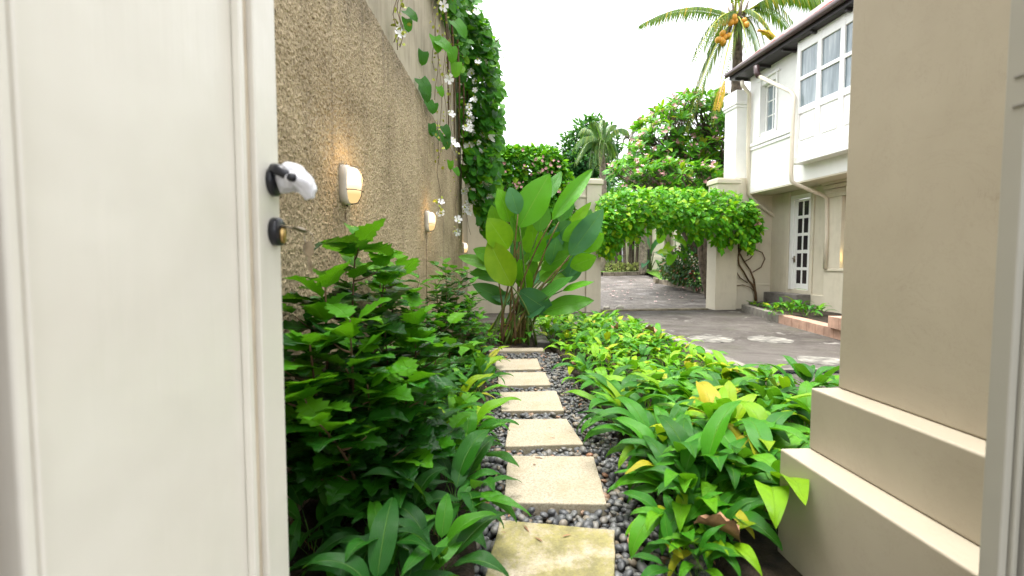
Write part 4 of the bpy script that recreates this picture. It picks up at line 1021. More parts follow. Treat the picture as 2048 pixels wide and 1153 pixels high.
for x, y in ((.44, 6.05), (.25, 6.3), (.50, 6.5), (-.05, 6.15), (.48, 7.0), (-.3, 6.2)):
    ground_plant(x, y, .04, 12, .85, M['ground_leaf_bright'], 'small bright ground plant round the foot of the paddle-leaved clump', 'ground plants under the paddle leaves')
for k in range(3): 
    p = np.array([.95+.22*k, 9.48+.02*k]); ground_plant(p[0], p[1], .15, 9, .42, M['ground_leaf'], 'little green plant growing in the brown trough', 'plants in the trough')
for k, (px, py) in enumerate(((1550, 628), (1580, 630), (1612, 630), (1632, 628), (1565, 618), (1598, 622))):
    p = atZ(px, py, .15); ground_plant(p[0], p[1], .12, 11, .82, M['ground_leaf'], 'dark leafy plant in the soil pocket before the glazed door', 'plants in the soil pocket')
for k, (px, py) in enumerate(((1495, 612), (1508, 612), (1519, 613))):
    p = atZ(px, py, .12); ground_plant(p[0]+.05, p[1]-.1, .11, 12, .40, M['ground_leaf_bright'], 'tuft of low green growth at the foot of the twisted vine', 'tufts under the vine')

# hibiscus shrubs
def shrub(label, base, stems, geos, mat, tipmat, spacing, limit=300, rad=.009, lsc=1.0, side=.5, name='hibiscus_shrub', inner=3):
    t = thing(name, label, 'shrub', tuple(base)); items = []; tips = []; paths = []
    for top in stems:
        top = np.asarray(top, float); b = np.asarray(base)+np.array([RNG.normal()*.05, RNG.normal()*.05, 0])
        pts = bez(b, top, ((top[0]-b[0])*-.15+RNG.normal()*.03, RNG.normal()*.03, .05), 10); paths.append((pts, list(np.linspace(rad, rad*.25, 10))))
        L = np.linalg.norm(top-b); n = int(L/spacing)
        def put(p, tdir, a, sz, last=False):
            out = np.array([math.cos(a), math.sin(a), 0]); d = out*.9+np.array([0, 0, RNG.uniform(-.25, .35) if not last else RNG.uniform(.1, .6)])+tdir*.2
            up = np.array([0, 0, 1.0])+out*RNG.uniform(.0, .5)+rvec()*.2
            (tips if last else items).append((int(RNG.integers(len(GEO[geos]))), frame_mat(p, d, up, sz)))
        for k in range(n+1):
            u_ = .12+.88*k/max(n, 1); i = min(int(u_*9), 8); f = u_*9-i; p = pts[i]*(1-f)+pts[i+1]*f; td = pts[i+1]-pts[i]; td /= np.linalg.norm(td)
            last = k >= n-4
            put(p, td, k*2.4+RNG.normal()*.3, lsc*RNG.uniform(.75, 1.2)*(.65 if k == n else .9 if last else 1), last)
            if u_ > .2 and k % 2 == 0 and k < n-1:      # side twig with its own leaves
                a = k*2.4+1.2; ln = side*RNG.uniform(.5, 1.0)*(1.15-u_*.75); e = p+np.array([math.cos(a)*ln, math.sin(a)*ln, ln*RNG.uniform(.15, .75)])
                if e[0] < wx(e[1])+.06: e[0] = wx(e[1])+.06+.1*RNG.random()
                tw = bez(p, e, (0, 0, -.02), 5); paths.append((tw, list(np.linspace(rad*.45, rad*.2, 5))))
                m = max(2, int(ln/spacing*1.5))
                for q_ in range(m+1):
                    f2 = .25+.75*q_/m; pp_ = tw[0]*(1-f2)+tw[-1]*f2
                    put(pp_, (tw[-1]-tw[0])/ln, a+q_*2.4+RNG.normal()*.4, lsc*RNG.uniform(.7, 1.15), q_ == m and RNG.random() < .5)
    place(t, 'leaf', geos, GEO[geos], items, mat, limit); place(t, 'young_leaf', geos, GEO[geos], tips, tipmat, 100)
    tubes('stem', paths, M['brownstem'], t)
    return t
def S(px, py, Y): return atY(px, py, Y)
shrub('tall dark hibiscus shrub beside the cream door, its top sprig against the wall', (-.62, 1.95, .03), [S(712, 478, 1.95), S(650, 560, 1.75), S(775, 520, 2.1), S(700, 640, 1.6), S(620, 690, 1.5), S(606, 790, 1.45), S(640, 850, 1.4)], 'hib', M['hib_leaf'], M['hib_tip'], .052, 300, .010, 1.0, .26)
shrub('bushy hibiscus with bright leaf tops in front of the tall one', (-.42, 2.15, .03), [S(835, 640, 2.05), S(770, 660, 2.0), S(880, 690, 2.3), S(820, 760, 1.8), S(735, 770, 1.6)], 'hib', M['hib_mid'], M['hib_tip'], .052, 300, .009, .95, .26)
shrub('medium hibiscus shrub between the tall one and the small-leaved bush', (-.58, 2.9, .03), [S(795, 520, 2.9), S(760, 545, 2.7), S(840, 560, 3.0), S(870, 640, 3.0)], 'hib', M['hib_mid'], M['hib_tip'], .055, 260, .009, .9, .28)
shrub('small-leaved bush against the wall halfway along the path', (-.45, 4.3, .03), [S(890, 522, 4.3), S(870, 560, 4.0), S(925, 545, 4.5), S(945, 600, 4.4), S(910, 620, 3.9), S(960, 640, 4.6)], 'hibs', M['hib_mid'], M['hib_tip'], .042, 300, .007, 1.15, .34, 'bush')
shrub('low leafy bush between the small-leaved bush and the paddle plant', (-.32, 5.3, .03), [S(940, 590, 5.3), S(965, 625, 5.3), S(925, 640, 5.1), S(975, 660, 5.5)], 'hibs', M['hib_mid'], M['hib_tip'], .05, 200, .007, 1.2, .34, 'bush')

# paddle-leaved clump
can = thing('paddle_leaf_plant', 'tall clump of giant upright paddle leaves on brown-green canes', 'plant', (.30, 6.1, .03))
CL = [(1043,448,1090,365,57,1),(1110,433,1173,353,30,1),(1093,398,1118,353,26,0),(1018,440,1001,387,42,1),(1035,425,1022,381,32,0),(1014,494,982,446,50,1),(1020,566,984,494,54,1),(1041,478,1026,440,40,0),
      (1064,509,1068,452,44,0),(1064,517,1129,471,38,1),(1060,532,1121,498,30,1),(1129,478,1175,444,32,0),(1144,505,1196,433,42,0),(1163,498,1201,473,34,1),(1137,459,1175,414,20,1),(1087,536,1137,509,30,0),
      (1114,555,1160,532,40,0),(1144,532,1186,517,34,0),(1129,581,1180,568,18,1),(988,540,927,517,30,0),(990,520,953,503,30,0),(1014,604,957,574,32,0),(1043,585,1098,622,44,0),(1114,471,1137,448,32,0),(1078,460,1087,413,34,0),
      (1100,500,1120,455,32,0),(1030,520,1046,470,34,0),(1050,560,1020,520,30,0),(1085,560,1110,520,32,0),(1000,470,985,420,30,0),(1040,440,1050,395,34,0),(1120,440,1140,395,30,0),(1080,520,1090,470,36,0),(1055,580,1040,530,34,1),(1130,560,1165,500,30,0),(1005,560,965,530,34,0)]
it0, it1, paths = [], [], []
for k in range(7):
    px, y = RNG.uniform(965, 1140), RNG.uniform(545, 640); sg = 1 if px > 1050 else -1; CL.append((1048+(px-1048)*.5, y, px+sg*RNG.uniform(10, 40), y-RNG.uniform(-5, 45), RNG.uniform(28, 42), 0))
for k in range(7):
    px, y = RNG.uniform(985, 1165), RNG.uniform(430, 580); CL.append((px, y, px+(px-1070)*.25+RNG.normal()*14, y-RNG.uniform(35, 65), RNG.uniform(26, 40), 0))
for k, (ax, ay, bx, by, w, br) in enumerate(CL):
    Y = 6.1+RNG.uniform(-.25, .35)*(1 if k < 24 else 1.5)-(.12 if br else 0)+(.15 if k >= 24 else 0)
    a = atY(ax, ay, Y); b = atY(bx, by, Y+RNG.uniform(-.22, .12)); d = b-a; L = np.linalg.norm(d); tocam = -a+np.array([0, 0, EYE]); tocam /= np.linalg.norm(tocam)
    up = tocam+np.array([0, 0, .3])+rvec()*.5
    Mx = frame_mat(a-d*.10, d, up, 1.0); s = L*1.3; wn_ = w/FPX*Y/.42; Mx[:3, 0] *= wn_*1.14; Mx[:3, 1] *= s; Mx[:3, 2] *= s*.8
    (it1 if br else it0).append((k % 6, Mx))
    bb = np.array([.30+RNG.normal()*.12, 6.1+RNG.normal()*.1, .03])
    if k % 3 != 2: paths.append((bez(bb, a-d*.08, (-(a[0]-bb[0])*.25, 0, .1), 9), list(np.linspace(.017, .008, 9))))
base_c = np.array(can.location)
place(can, 'leaf', 'canna', GEO['canna'], it0, M['canna_leaf']); place(can, 'young_leaf', 'canna', GEO['canna'], it1, M['canna_young'])
for pts, rad in paths: tubes('cane', [(pts, rad)], M['redstem'] if RNG.random() < .5 else M['stem'], can, 7)
dead = []
for k in range(6):
    bb = np.array([.30+RNG.normal()*.12, 6.05+RNG.normal()*.1, .03]); e_ = bb+np.array([RNG.normal()*.22, -.05, RNG.uniform(.5, 1.0)]); dead.append((bez(bb, e_, (RNG.normal()*.05, 0, .1), 6), [.015, .014, .012, .010, .007, .004]))
tubes('dry_cane', dead, M['brownstem'], can, 6)

# flowering vine over the wall end
vine = thing('flowering_vine', 'curtain of green vine with white trumpet flowers hanging over the end of the wall', 'vine', (-.3, 7.6, 0))
LB = [(-40, 868), (0, 880), (60, 900), (150, 912), (260, 922), (330, 928), (380, 938), (440, 958), (475, 974)]
RB = [(-40, 925), (0, 945), (80, 985), (180, 1001), (240, 1000), (300, 991), (380, 990), (440, 987), (475, 980)]
def itp(T, y): return float(np.interp(y, [a for a, _ in T], [b for _, b in T]))
items = []
def wall_depth(px):
    d = ray(px, 400); r_ = d[0]/d[1]; return min(.928/(max(.058-r_, .06)), 7.9) if r_ < .06 else 7.9
for k in range(2300):
    y = RNG.uniform(-60, 470); l, r_ = itp(LB, y), itp(RB, y); f = RNG.random(); px = l+(r_-l)*f
    if y > 330 and RNG.random() < (y-330)/260: continue
    Yd = wall_depth(px)-.12-.25*RNG.random() if px < 922 else RNG.uniform(7.35, 8.5)-(px-925)*.002
    p = atY(px+RNG.normal()*3, y, Yd)
    d, up = leaf_dirs(np.array([.6, -.55, .0]), .75, .7)
    items.append((int(RNG.integers(5)), frame_mat(p, d, np.array([.4, -.8, .6])+rvec()*.5, RNG.uniform(.7, 1.35))))
for (px, y, Yd, s) in ((838, 155, 4.6, 1.5), (845, 170, 4.62, 1.4), (876, 172, 5.0, 1.0), (855, 200, 4.8, 1.2), (868, 204, 4.9, 1.0), (868, 70, 4.6, 1.4), (874, 80, 4.6, 1.5), (846, 100, 4.6, 1.2), (860, 245, 5.0, 1.2), (868, 262, 5.0, 1.2), (884, 250, 5.2, 1.3), (890, 270, 5.2, 1.3), (900, 320, 5.9, 1.0), (908, 335, 5.9, 1.0), (808, 20, 3.55, 1.0), (812, 35, 3.55, .9), (905, 40, 5.2, 1.9), (900, 90, 5.2, 1.6), (912, 120, 5.3, 1.6)):
    p = atY(px, y, min(Yd, wall_depth(px)-.04)); items.append((int(RNG.integers(5)), frame_mat(p, [.25+RNG.normal()*.3, -.1, -.9], [.6, -1, .3], s*.82)))
place(vine, 'leaf', 'heart', GEO['heart'], items, M['vine_leaf'], 300)
fl, br, strands = [], [], []
FP = [(RNG.uniform(930, 985), RNG.uniform(120, 470), 7.5) for _ in range(34)]+[(798, 70, 3.5), (805, 62, 3.55), (890, 15, 5.0), (900, 158, 5.2), (902, 230, 5.6), (908, 290, 5.8), (905, 283, 5.8), (882, 405, 4.75), (884, 428, 4.75), (914, 436, 6.6), (913, 463, 6.6), (936, 250, 7.3), (938, 215, 7.3), (936, 230, 7.3), (930, 258, 7.2), (940, 260, 7.3), (948, 200, 7.3), (955, 125, 7.3), (940, 30, 7.2), (956, 25, 7.3), (968, 270, 7.6), (975, 245, 7.6), (980, 255, 7.6), (972, 300, 7.7), (976, 320, 7.7), (982, 370, 7.8), (985, 345, 7.8), (980, 395, 7.8), (968, 410, 7.8), (960, 445, 7.8), (966, 455, 7.8), (972, 380, 7.8), (950, 320, 7.7), (942, 345, 7.6), (936, 370, 7.6), (930, 382, 7.6), (960, 300, 7.6), (948, 180, 7.3), (970, 440, 7.8), (985, 280, 7.7)]
for (px, y, Yd) in FP:
    p = atY(px+RNG.normal()*2, y+RNG.normal()*2, min(Yd, wall_depth(px)-.05) if px < 922 else Yd-.1)
    dn = np.array([.3, -.9, .1])+rvec()*.5; fl.append((int(RNG.integers(4)), frame_mat(p, np.cross(dn, rvec()), dn, RNG.uniform(.85, 1.25)*(.85 if Yd < 5 else 1))))
    for q_ in range(3):
        br.append((int(RNG.integers(2)), frame_mat(p+rvec()*.035+np.array([-.02, .0, .03]), rvec()+np.array([0, 0, -1.0]), rvec(), RNG.uniform(.9, 1.6))))
for (px, y0, y1, Yd) in ((798, -40, 100, 3.5), (803, -40, 95, 3.5), (790, -40, 85, 3.48), (873, -40, 200, 4.8), (880, -40, 330, 5.2), (890, -40, 290, 5.4), (878, 240, 428, 4.72), (903, 60, 345, 5.9), (914, 300, 466, 6.5), (938, 300, 470, 7.7), (868, -40, 140, 4.7), (895, -20, 200, 5.3)):
    Yd = min(Yd, wall_depth(px)-.03)
    n_ = 10; pts = [atY(px+4*math.sin(i*1.3+px), y0+(y1-y0)*i/(n_-1), Yd+.02*math.sin(i)) for i in range(n_)]; strands.append((pts, .0035))
    for i in range(int((y1-y0)/9)):
        f = i/((y1-y0)/9); p = atY(px+RNG.normal()*6, y0+(y1-y0)*f, Yd-.01)
        if RNG.random() < .55: br.append((int(RNG.integers(2)), frame_mat(p, rvec()+np.array([0, 0, -.5]), rvec(), RNG.uniform(.5, 1.2))))
place(vine, 'flower', 'tflower', GEO['tflower'], fl, M['petal_white']); place(vine, 'bract', 'bract', GEO['bract'], br, M['bract'], 150, 'bracts')
strands += [([atY(1003, 75, 7.6), atY(990, 85, 7.7), atY(972, 95, 7.8), atY(950, 90, 7.9)], [.006, .012, .012, .012])]
for k in range(22):
    y = RNG.uniform(-40, 300); px = RNG.uniform(itp(LB, y), itp(RB, y)); Yd = wall_depth(px)-.08; strands.append((bez(atY(px, y, Yd), atY(px+RNG.normal()*18, y+RNG.uniform(30, 110), Yd), rvec()*.08, 6), .003))
for st in strands: tubes('twig', [st], M['rope'], vine, 5)
# bulk of the vine rests on the wall top: woody core
tubes('woody_stem', [([WF.w(5.0+k*.6, .05, 4.9), WF.w(5.3+k*.6, -.1, 4.6), WF.w(5.6+k*.55, -.12, 3.6), WF.w(5.9+k*.5, -.08, 2.6)], [.02, .018, .014, .006]) for k in range(5)], M['brownstem'], vine, 6)

# creeper arch over the gate
arch = thing('creeper_arch', 'dense bright green creeper trained over the gateway like an arch', 'creeper', (4.0, 10.5, 0))
items = []
def arch_pt():
    while True:
        px = RNG.uniform(1188, 1524); y = RNG.uniform(376, 515)
        top = np.interp(px, [1188, 1205, 1240, 1330, 1430, 1480, 1505, 1524], [420, 398, 384, 380, 382, 394, 412, 445])
        bot = np.interp(px, [1188, 1200, 1235, 1262, 1290, 1340, 1380, 1420, 1440, 1480, 1505, 1524], [505, 512, 505, 478, 466, 462, 474, 492, 495, 500, 492, 470])
        bot += -12+10*math.sin(px*.11)+7*math.sin(px*.31+1)+RNG.exponential(5); top += 5*math.sin(px*.17)+3*math.sin(px*.43)
        if top < y < bot: return px, y, (y-top)/(bot-top)
for k in range(5200):
    px, y, f = arch_pt(); dep = RNG.uniform(-.75, .75)*math.sin(PI*min(max(f, .12), .88))**.4
    if px > 1480: dep = RNG.uniform(-.55, .1)
    x_, z_ = GF.hit(px, y, dep); p = GF.w(x_, dep); sc_ = (p[1])/10.3; p = np.array([p[0], p[1], z_])
    outw = np.array([RNG.normal()*.3, np.sign(dep)*min(1, abs(dep)*1.6), .9*(.55-f)]); d, up = leaf_dirs(outw, .45, .7)
    items.append((int(RNG.integers(5)), frame_mat(p, d, np.array([0, -.7, 1.0])+rvec()*.4, RNG.uniform(1.0, 1.8))))
place(arch, 'leaf', 'small', GEO['small'], items, M['arch_leaf'], 300)
bm_ = MB()
for yy_ in (.05, .35):
    a, b = GF.w(.3, yy_, 2.2), GF.w(xr0+.05, yy_, 2.2); bm_.tube([a-np.array(arch.location), b-np.array(arch.location)], .05, 8)
bm_.build('support_pole', M['brownstem'], arch)
vs = lambda *P: [GF.w(GF.hit(px, py, .08)[0], .08, GF.hit(px, py, .08)[1]) for px, py in P]
tubes('vine_stem', [(vs((1512, 606), (1511, 585), (1505, 570), (1496, 560), (1488, 545), (1478, 530), (1476, 515), (1481, 500), (1480, 470)), [.035, .03, .024, .02, .02, .02, .018, .018, .015]),
                   (vs((1512, 600), (1508, 560), (1500, 540), (1488, 523), (1478, 505), (1476, 480)), [.03, .022, .018, .018, .016, .014]),
                   (vs((1494, 512), (1510, 500), (1524, 505), (1530, 518), (1522, 535), (1505, 545)), .012), (vs((1494, 492), (1508, 508), (1500, 518), (1488, 524)), .011),
                   (vs((1510, 585), (1500, 575), (1485, 570), (1474, 572)), .010), (vs((1476, 520), (1466, 528), (1470, 540), (1480, 556), (1495, 566)), .013)], M['brownstem'], arch, 7)
fp = vs((1490, 449), (1494, 452), (1487, 453)); place(arch, 'flower', 'pflower', GEO['pflower'], [(k, frame_mat(p+np.array([0, -.5, 0]), rvec(), [0, -1, .2], .9)) for k, p in enumerate(fp)], M['petal_pink'])

# vine-covered hedge with pink sprays behind the gate wall
def cloud(parent, n, center, half, geos, mat, limit, sc=(.8, 1.3), power=4.0, droop=.4, stuff='foliage', shell=.75, lower=-1.0):
    items = []
    while len(items) < n:
        v = RNG.uniform(-1, 1, 3); r = (abs(v)**power).sum()**(1/power)
        if r > 1 or r < shell*RNG.random()**.3 or v[2] < lower: continue
        nrm_ = np.sign(v)*abs(v)**(power-1); nrm_ = nrm_/(np.linalg.norm(nrm_)+1e-6)
        p = np.array(center)+v*np.array(half)*(1+.05*math.sin(9*v[0]+3)*math.cos(8*v[2])); d, up = leaf_dirs(nrm_, droop, .8)
        items.append((int(RNG.integers(len(GEO[geos]))), frame_mat(p, d, np.array([0, 0, .8])+nrm_*.8+rvec()*.4, RNG.uniform(*sc))))
    place(parent, 'leaf', geos, GEO[geos], items, mat, limit, stuff); return items
hc = thing('clipped_hedge', 'tall block of clipped climbing hedge dotted with pink sprays behind the gate wall', 'hedge', (1.0, 10.4, 0))
it = cloud(hc, 5600, (.72, 10.32, 2.78), (.88, .58, .80), 'heart', M['hedge_leaf'], 300, (.5, .95), 5.0, .6, shell=.85)
cloud(hc, 1100, (1.38, 10.22, 2.5), (.48, .48, .72), 'heart', M['hedge_leaf'], 0, (.5, .9), 2.4, .6, shell=.7)

pk = []
for (px, y) in ((1052, 335), (1056, 341), (1060, 346), (1030, 368), (1034, 374), (1040, 372), (1002, 330), (1070, 320), (1085, 318), (1100, 330), (1112, 322), (1095, 338), (1080, 340), (1118, 335), (1120, 385), (1122, 392), (1008, 345), (1048, 302), (1110, 345), (1064, 330), (1090, 325), (1045, 366)):
    for k in range(2): pk.append((int(RNG.integers(3)), frame_mat(atY(px+RNG.normal()*3, y+RNG.normal()*3, 9.70), rvec(), [0, -1, .3], RNG.uniform(.45, .85))))
place(hc, 'flower', 'pflower', GEO['pflower'], pk, M['petal_pink'], 100)

# frangipani trees
def frangipani(label, base, forks, rosettes, nleaf, sc, limit, nflow):
    t = thing('frangipani_tree', label, 'tree', tuple(base)); items, fl_, br_ = [], [], []
    base = np.asarray(base, float); F0 = [np.asarray(f, float) for f in forks]
    for f in F0: br_.append((bez(base, f, (RNG.normal()*.2, 0, .25), 7), list(np.linspace(.12*sc**.5, .04, 7))))
    for p in rosettes:
        p = np.asarray(p, float); f = F0[int(np.argmin([np.linalg.norm(p-f) for f in F0]))]
        mid = f+(p-f)*.55+np.array([RNG.normal()*.12, RNG.normal()*.12, -.12])
        br_.append(([f, (f+mid)/2+rvec()*.08, mid, p], [.030, .024, .019, .012]))
        ax = (p-f)/(np.linalg.norm(p-f)+1e-6)+np.array([0, 0, .8]); ax /= np.linalg.norm(ax); x_ = np.cross(ax, [.3, .9, .1]); x_ /= np.linalg.norm(x_); y_ = np.cross(ax, x_)
        for k in range(nleaf):
            a = k*2.4; tilt = RNG.uniform(.0, .75); d = (x_*math.cos(a)+y_*math.sin(a))+ax*tilt
            items.append((int(RNG.integers(5)), frame_mat(p, d, ax+rvec()*.2, sc*RNG.uniform(.75, 1.15))))
        if RNG.random() < nflow:
            for k in range(int(RNG.integers(3, 8))): fl_.append((int(RNG.integers(3)), frame_mat(p+ax*.12*sc+rvec()*.09*sc, rvec(), ax+rvec()*.5, sc*RNG.uniform(.8, 1.2))))
    place(t, 'leaf', 'fran', GEO['fran'], items, M['fran_leaf'], limit)
    place(t, 'blossom', 'pflower', GEO['pflower'], fl_, M['petal_pink'], 60, 'blossoms')
    mb = MB(); bl = np.array(t.location)
    for pts, rad in br_[:len(F0)]: mb.tube([p-bl for p in pts], rad, 8)
    mb.build('trunk', M['bark'], t); mb = MB()
    for pts, rad in br_[len(F0):]: mb.tube([p-bl for p in pts], rad, 5)
    mb.build('limbs', M['bark'], t); return t
def in_outline(px, y): 
    top = np.interp(px, [1225, 1250, 1270, 1300, 1340, 1380, 1420, 1470, 1490], [330, 300, 260, 232, 205, 188, 190, 200, 215]); return y > top
rs_ = []
while len(rs_) < 330:
    px, y = RNG.uniform(1255, 1482), RNG.uniform(185, 380)
    if in_outline(px, y): rs_.append(atY(px, y, 14.0+RNG.uniform(-1.0, 1.3)))
frangipani('wide frangipani tree with pink blossom behind the gate, beside the palm trunk', (7.3, 14.2, gz(14.2)), [(5.6, 14, 3.6), (6.3, 14.3, 4.4), (6.9, 13.8, 4.0), (5.0, 14.4, 3.5), (6.8, 14.5, 4.9), (5.6, 14.3, 4.4), (6.4, 13.8, 3.3)], rs_, 9, 1.12, 300, .5)
rs2 = [atY(RNG.uniform(1222, 1440), RNG.uniform(322, 392), 12.3+RNG.uniform(-.5, .5)) for k in range(64)]
frangipani('lower frangipani with large leaf rosettes just above the creeper arch', (6.1, 12.6, gz(12.4)), [(5.85, 12.6, 2.35), (6.0, 12.5, 2.5), (6.15, 12.7, 2.4)], rs2, 10, 1.05, 300, .45)

# palms
def frond(a, b, sag, nl, ll, mat_geo_seed, hang=.8, wid=.020, flip=1.0):
    """one frond: rachis curve a->b sagging by sag, leaflets both sides"""
    a, b = np.asarray(a, float), np.asarray(b, float); mid = (a+b)/2+np.array([0, 0, sag]); Q = lambda t: a*(1-t)**2+2*mid*t*(1-t)+b*t*t
    D = lambda t: 2*(1-t)*(mid-a)+2*t*(b-mid); V, F, U = [], [], []
    rb = MB(); rb.tube([Q(t) for t in np.linspace(0, 1, 10)], list(np.linspace(.035, .005, 10)), 5)
    for i in range(nl):
        t = .14+.85*i/nl; p = Q(t); d = D(t); d /= np.linalg.norm(d); sd_ = np.cross(d, [0, 0, 1]); sd_ /= np.linalg.norm(sd_)+1e-6
        L_ = ll*math.sin(PI*(.12+.82*t))**.6*RNG.uniform(.85, 1.1)
        for s in (-1, 1):
            e1 = p+(sd_*s*.55+d*.45+np.array([0, 0, .12-.2*hang]))*L_*.5; e2 = e1+(sd_*s*.22*(1.2-hang)+d*.3+np.array([0, 0, -hang]))*L_*.55
            w_ = np.cross(e1-p, [0, 0, 1.0]); w_ = w_/(np.linalg.norm(w_)+1e-6)*wid; w2 = (d*.7+np.array([0, 0, .2])); w2 = w2/np.linalg.norm(w2)*wid
            n0 = len(V); V += [p-w_*.5, p+w_*.5, e1-w2, e1+w2, e2-w2*.15, e2+w2*.15]; F += [(n0, n0+1, n0+3, n0+2), (n0+2, n0+3, n0+5, n0+4)]; U += [(.3, 0), (.7, 0), (.7, .5), (.3, .5), (.3, .5), (.7, .5), (.7, 1), (.3, 1)]
    return rb, (np.array(V), np.array(F), np.array(U))
def add_frond(t, *a, mat=None, rmat=None, **k):
    rb, g = frond(*a, **k); base = np.array(t.location)
    o = link('frond', geo_mesh('frond', g[0]-base, g[1], g[2], mat), t); rb.v = [tuple(np.array(p)-base) for p in rb.v]; rb.build('rachis', rmat, o)
YP = 13.6
def trunk_rings(t, pts, r0, r1, mat, name='trunk', n=12):
    P = []; base = np.array(t.location); m = 46
    for i in range(m):
        u_ = i/(m-1)*(len(pts)-1); k = min(int(u_), len(pts)-2); P.append(pts[k]*(1-(u_-k))+pts[k+1]*(u_-k)-base)
    rad = [(r0+(r1-r0)*i/(m-1))*(1+(.05 if i % 2 else -.03)) for i in range(m)]; return MB().tube(P, rad, n).build(name, mat, t)
pb = atY(1468, 400, YP); pb[2] = gz(YP)
cp_ = thing('coconut_palm', 'tall coconut palm with yellow coconuts rising behind the white house', 'palm tree', tuple(pb))
crown = atY(1476, 42, YP)
trunk_rings(cp_, [pb, atY(1468, 340, YP), atY(1471, 220, YP), atY(1475, 120, YP), crown], .20, .115, M['bark'])
cs = lambda px, py, dy=0: atY(px, py, YP+dy)
c0 = crown+np.array([0, 0, .1])
for (b, sag, nl, ll, hang, m_) in (((cs(1278, 52, -.6)), .75, 44, .62, .95, 'coco_leaf'), (cs(1384, 128, -1.0), 1.05, 34, .6, .95, 'coco_leaf'), (cs(1370, 268, -.4), 1.25, 60, .72, .75, 'coco_leaf'), (cs(1426, 255, -1.3), 1.0, 48, .55, .8, 'coco_leaf'),
                                  (cs(1668, 22, -.5), 1.0, 46, .75, .95, 'coco_leaf'), (cs(1590, 70, .8), 1.1, 42, .75, .95, 'coco_leaf'), (cs(1556, 100, -1.0), .9, 30, .42, .8, 'coco_leaf'), (cs(1500, 128, -.8), .75, 32, .45, .6, 'coco_leaf'), (cs(1440, -220, .3), .2, 44, .6, .5, 'coco_leaf'),
                                  (cs(1510, -240, -.5), .2, 44, .6, .5, 'coco_leaf'), (cs(1400, -130, 1.0), .6, 44, .7, .7, 'coco_leaf'), (cs(1570, -120, 1.0), .6, 44, .7, .7, 'coco_leaf'), (cs(1480, -80, 2.4), .9, 44, .7, .8, 'coco_leaf'), (cs(1470, -60, -2.2), .9, 40, .6, .9, 'coco_leaf'), (cs(1530, 140, 1.3), 1.0, 40, .6, .8, 'coco_leaf'), (cs(1410, 110, 1.6), 1.0, 40, .6, .85, 'coco_leaf')):
    add_frond(cp_, c0+rvec()*.08, b, sag, nl, ll, 0, hang=hang, mat=M[m_], rmat=M['bract'], wid=.03)
add_frond(cp_, cs(1448, 165, -1.2), cs(1432, 222, -1.35), .1, 14, .42, 0, hang=.55, mat=M['coco_yellow'], rmat=M['coconut'], wid=.035)
add_frond(cp_, cs(1515, 62, -.9), cs(1552, 80, -1.0), .15, 12, .35, 0, hang=.5, mat=M['coco_yellow'], rmat=M['coconut'], wid=.03)
V, F, U = pebble_geo(3); V = V/np.abs(V).max(0)
com = geo_mesh('coconut', V*np.array([.085, .085, .105]), F, None, M['coconut'])
for (px, py) in ((1454, 38), (1462, 45), (1468, 35), (1470, 43), (1449, 45), (1445, 67), (1449, 76), (1443, 82), (1452, 75), (1458, 72), (1436, 80), (1447, 86), (1488, 42), (1492, 50)):
    o = link('coconut', com, cp_); p = cs(px, py, -.30-.1*RNG.random()); o.location = Vector(p-pb); o.rotation_euler = tuple(RNG.normal(size=3)*.4)
st_ = []
for (px, py) in ((1458, 42), (1448, 78), (1490, 46)): st_.append((bez(c0, cs(px, py, -.3), (-.05, -.15, .1), 6), .018))
for k in range(14): a = k*.9; st_.append((bez(c0+np.array([0, 0, -.3]), c0+np.array([.28*math.cos(a), .28*math.sin(a), .35]), (.05*math.cos(a), .05*math.sin(a), 0), 4), [.06, .05, .04, .02]))
tubes('fruit_stalks', st_, M['pale_bark'], cp_, 6)

tp = atY(1207, 390, 21); tp[2] = gz(21)
dp = thing('feather_palm', 'slim feather palm with drooping grey-green fronds before the dark tree', 'palm tree', tuple(tp))
ct = atY(1203, 300, 21); trunk_rings(dp, [tp, atY(1207, 390, 21), atY(1205, 330, 21), ct], .17, .13, M['pale_bark'])
for (px, py, sag, dy) in ((1150, 330, 1.3, -.6), (1255, 262, .7, -.4), (1235, 320, 1.2, .5), (1180, 355, 1.5, -.8), (1160, 268, 1.0, .8), (1205, 240, .3, .6), (1222, 345, 1.4, -.6), (1185, 245, .5, -.5), (1195, 345, 1.6, -1.2), (1230, 250, .6, 1.2), (1148, 300, 1.1, -1.3)):
    add_frond(dp, ct+rvec()*.05, atY(px, py, 21+dy), sag, 34, .62, 0, hang=.9, mat=M['palm_leaf'], rmat=M['stem'], wid=.03)
tp = atY(1258, 390, 30); tp[2] = .75
dq = thing('feather_palm', 'thin distant palm with dry greyish fronds left of the frangipani', 'palm tree', tuple(tp))
ct = atY(1259, 283, 30); trunk_rings(dq, [tp, atY(1258, 330, 30), ct], .10, .09, M['pale_bark'])
for (px, py, sag, dy) in ((1242, 300, 1.0, 0), (1285, 278, .5, .3), (1280, 300, 1.0, -.5), (1270, 262, .4, .5), (1248, 272, .6, -.4)):
    add_frond(dq, ct, atY(px, py, 30+dy), sag, 26, .55, 0, hang=.9, mat=M['dead_palm'], rmat=M['pale_bark'], wid=.03)

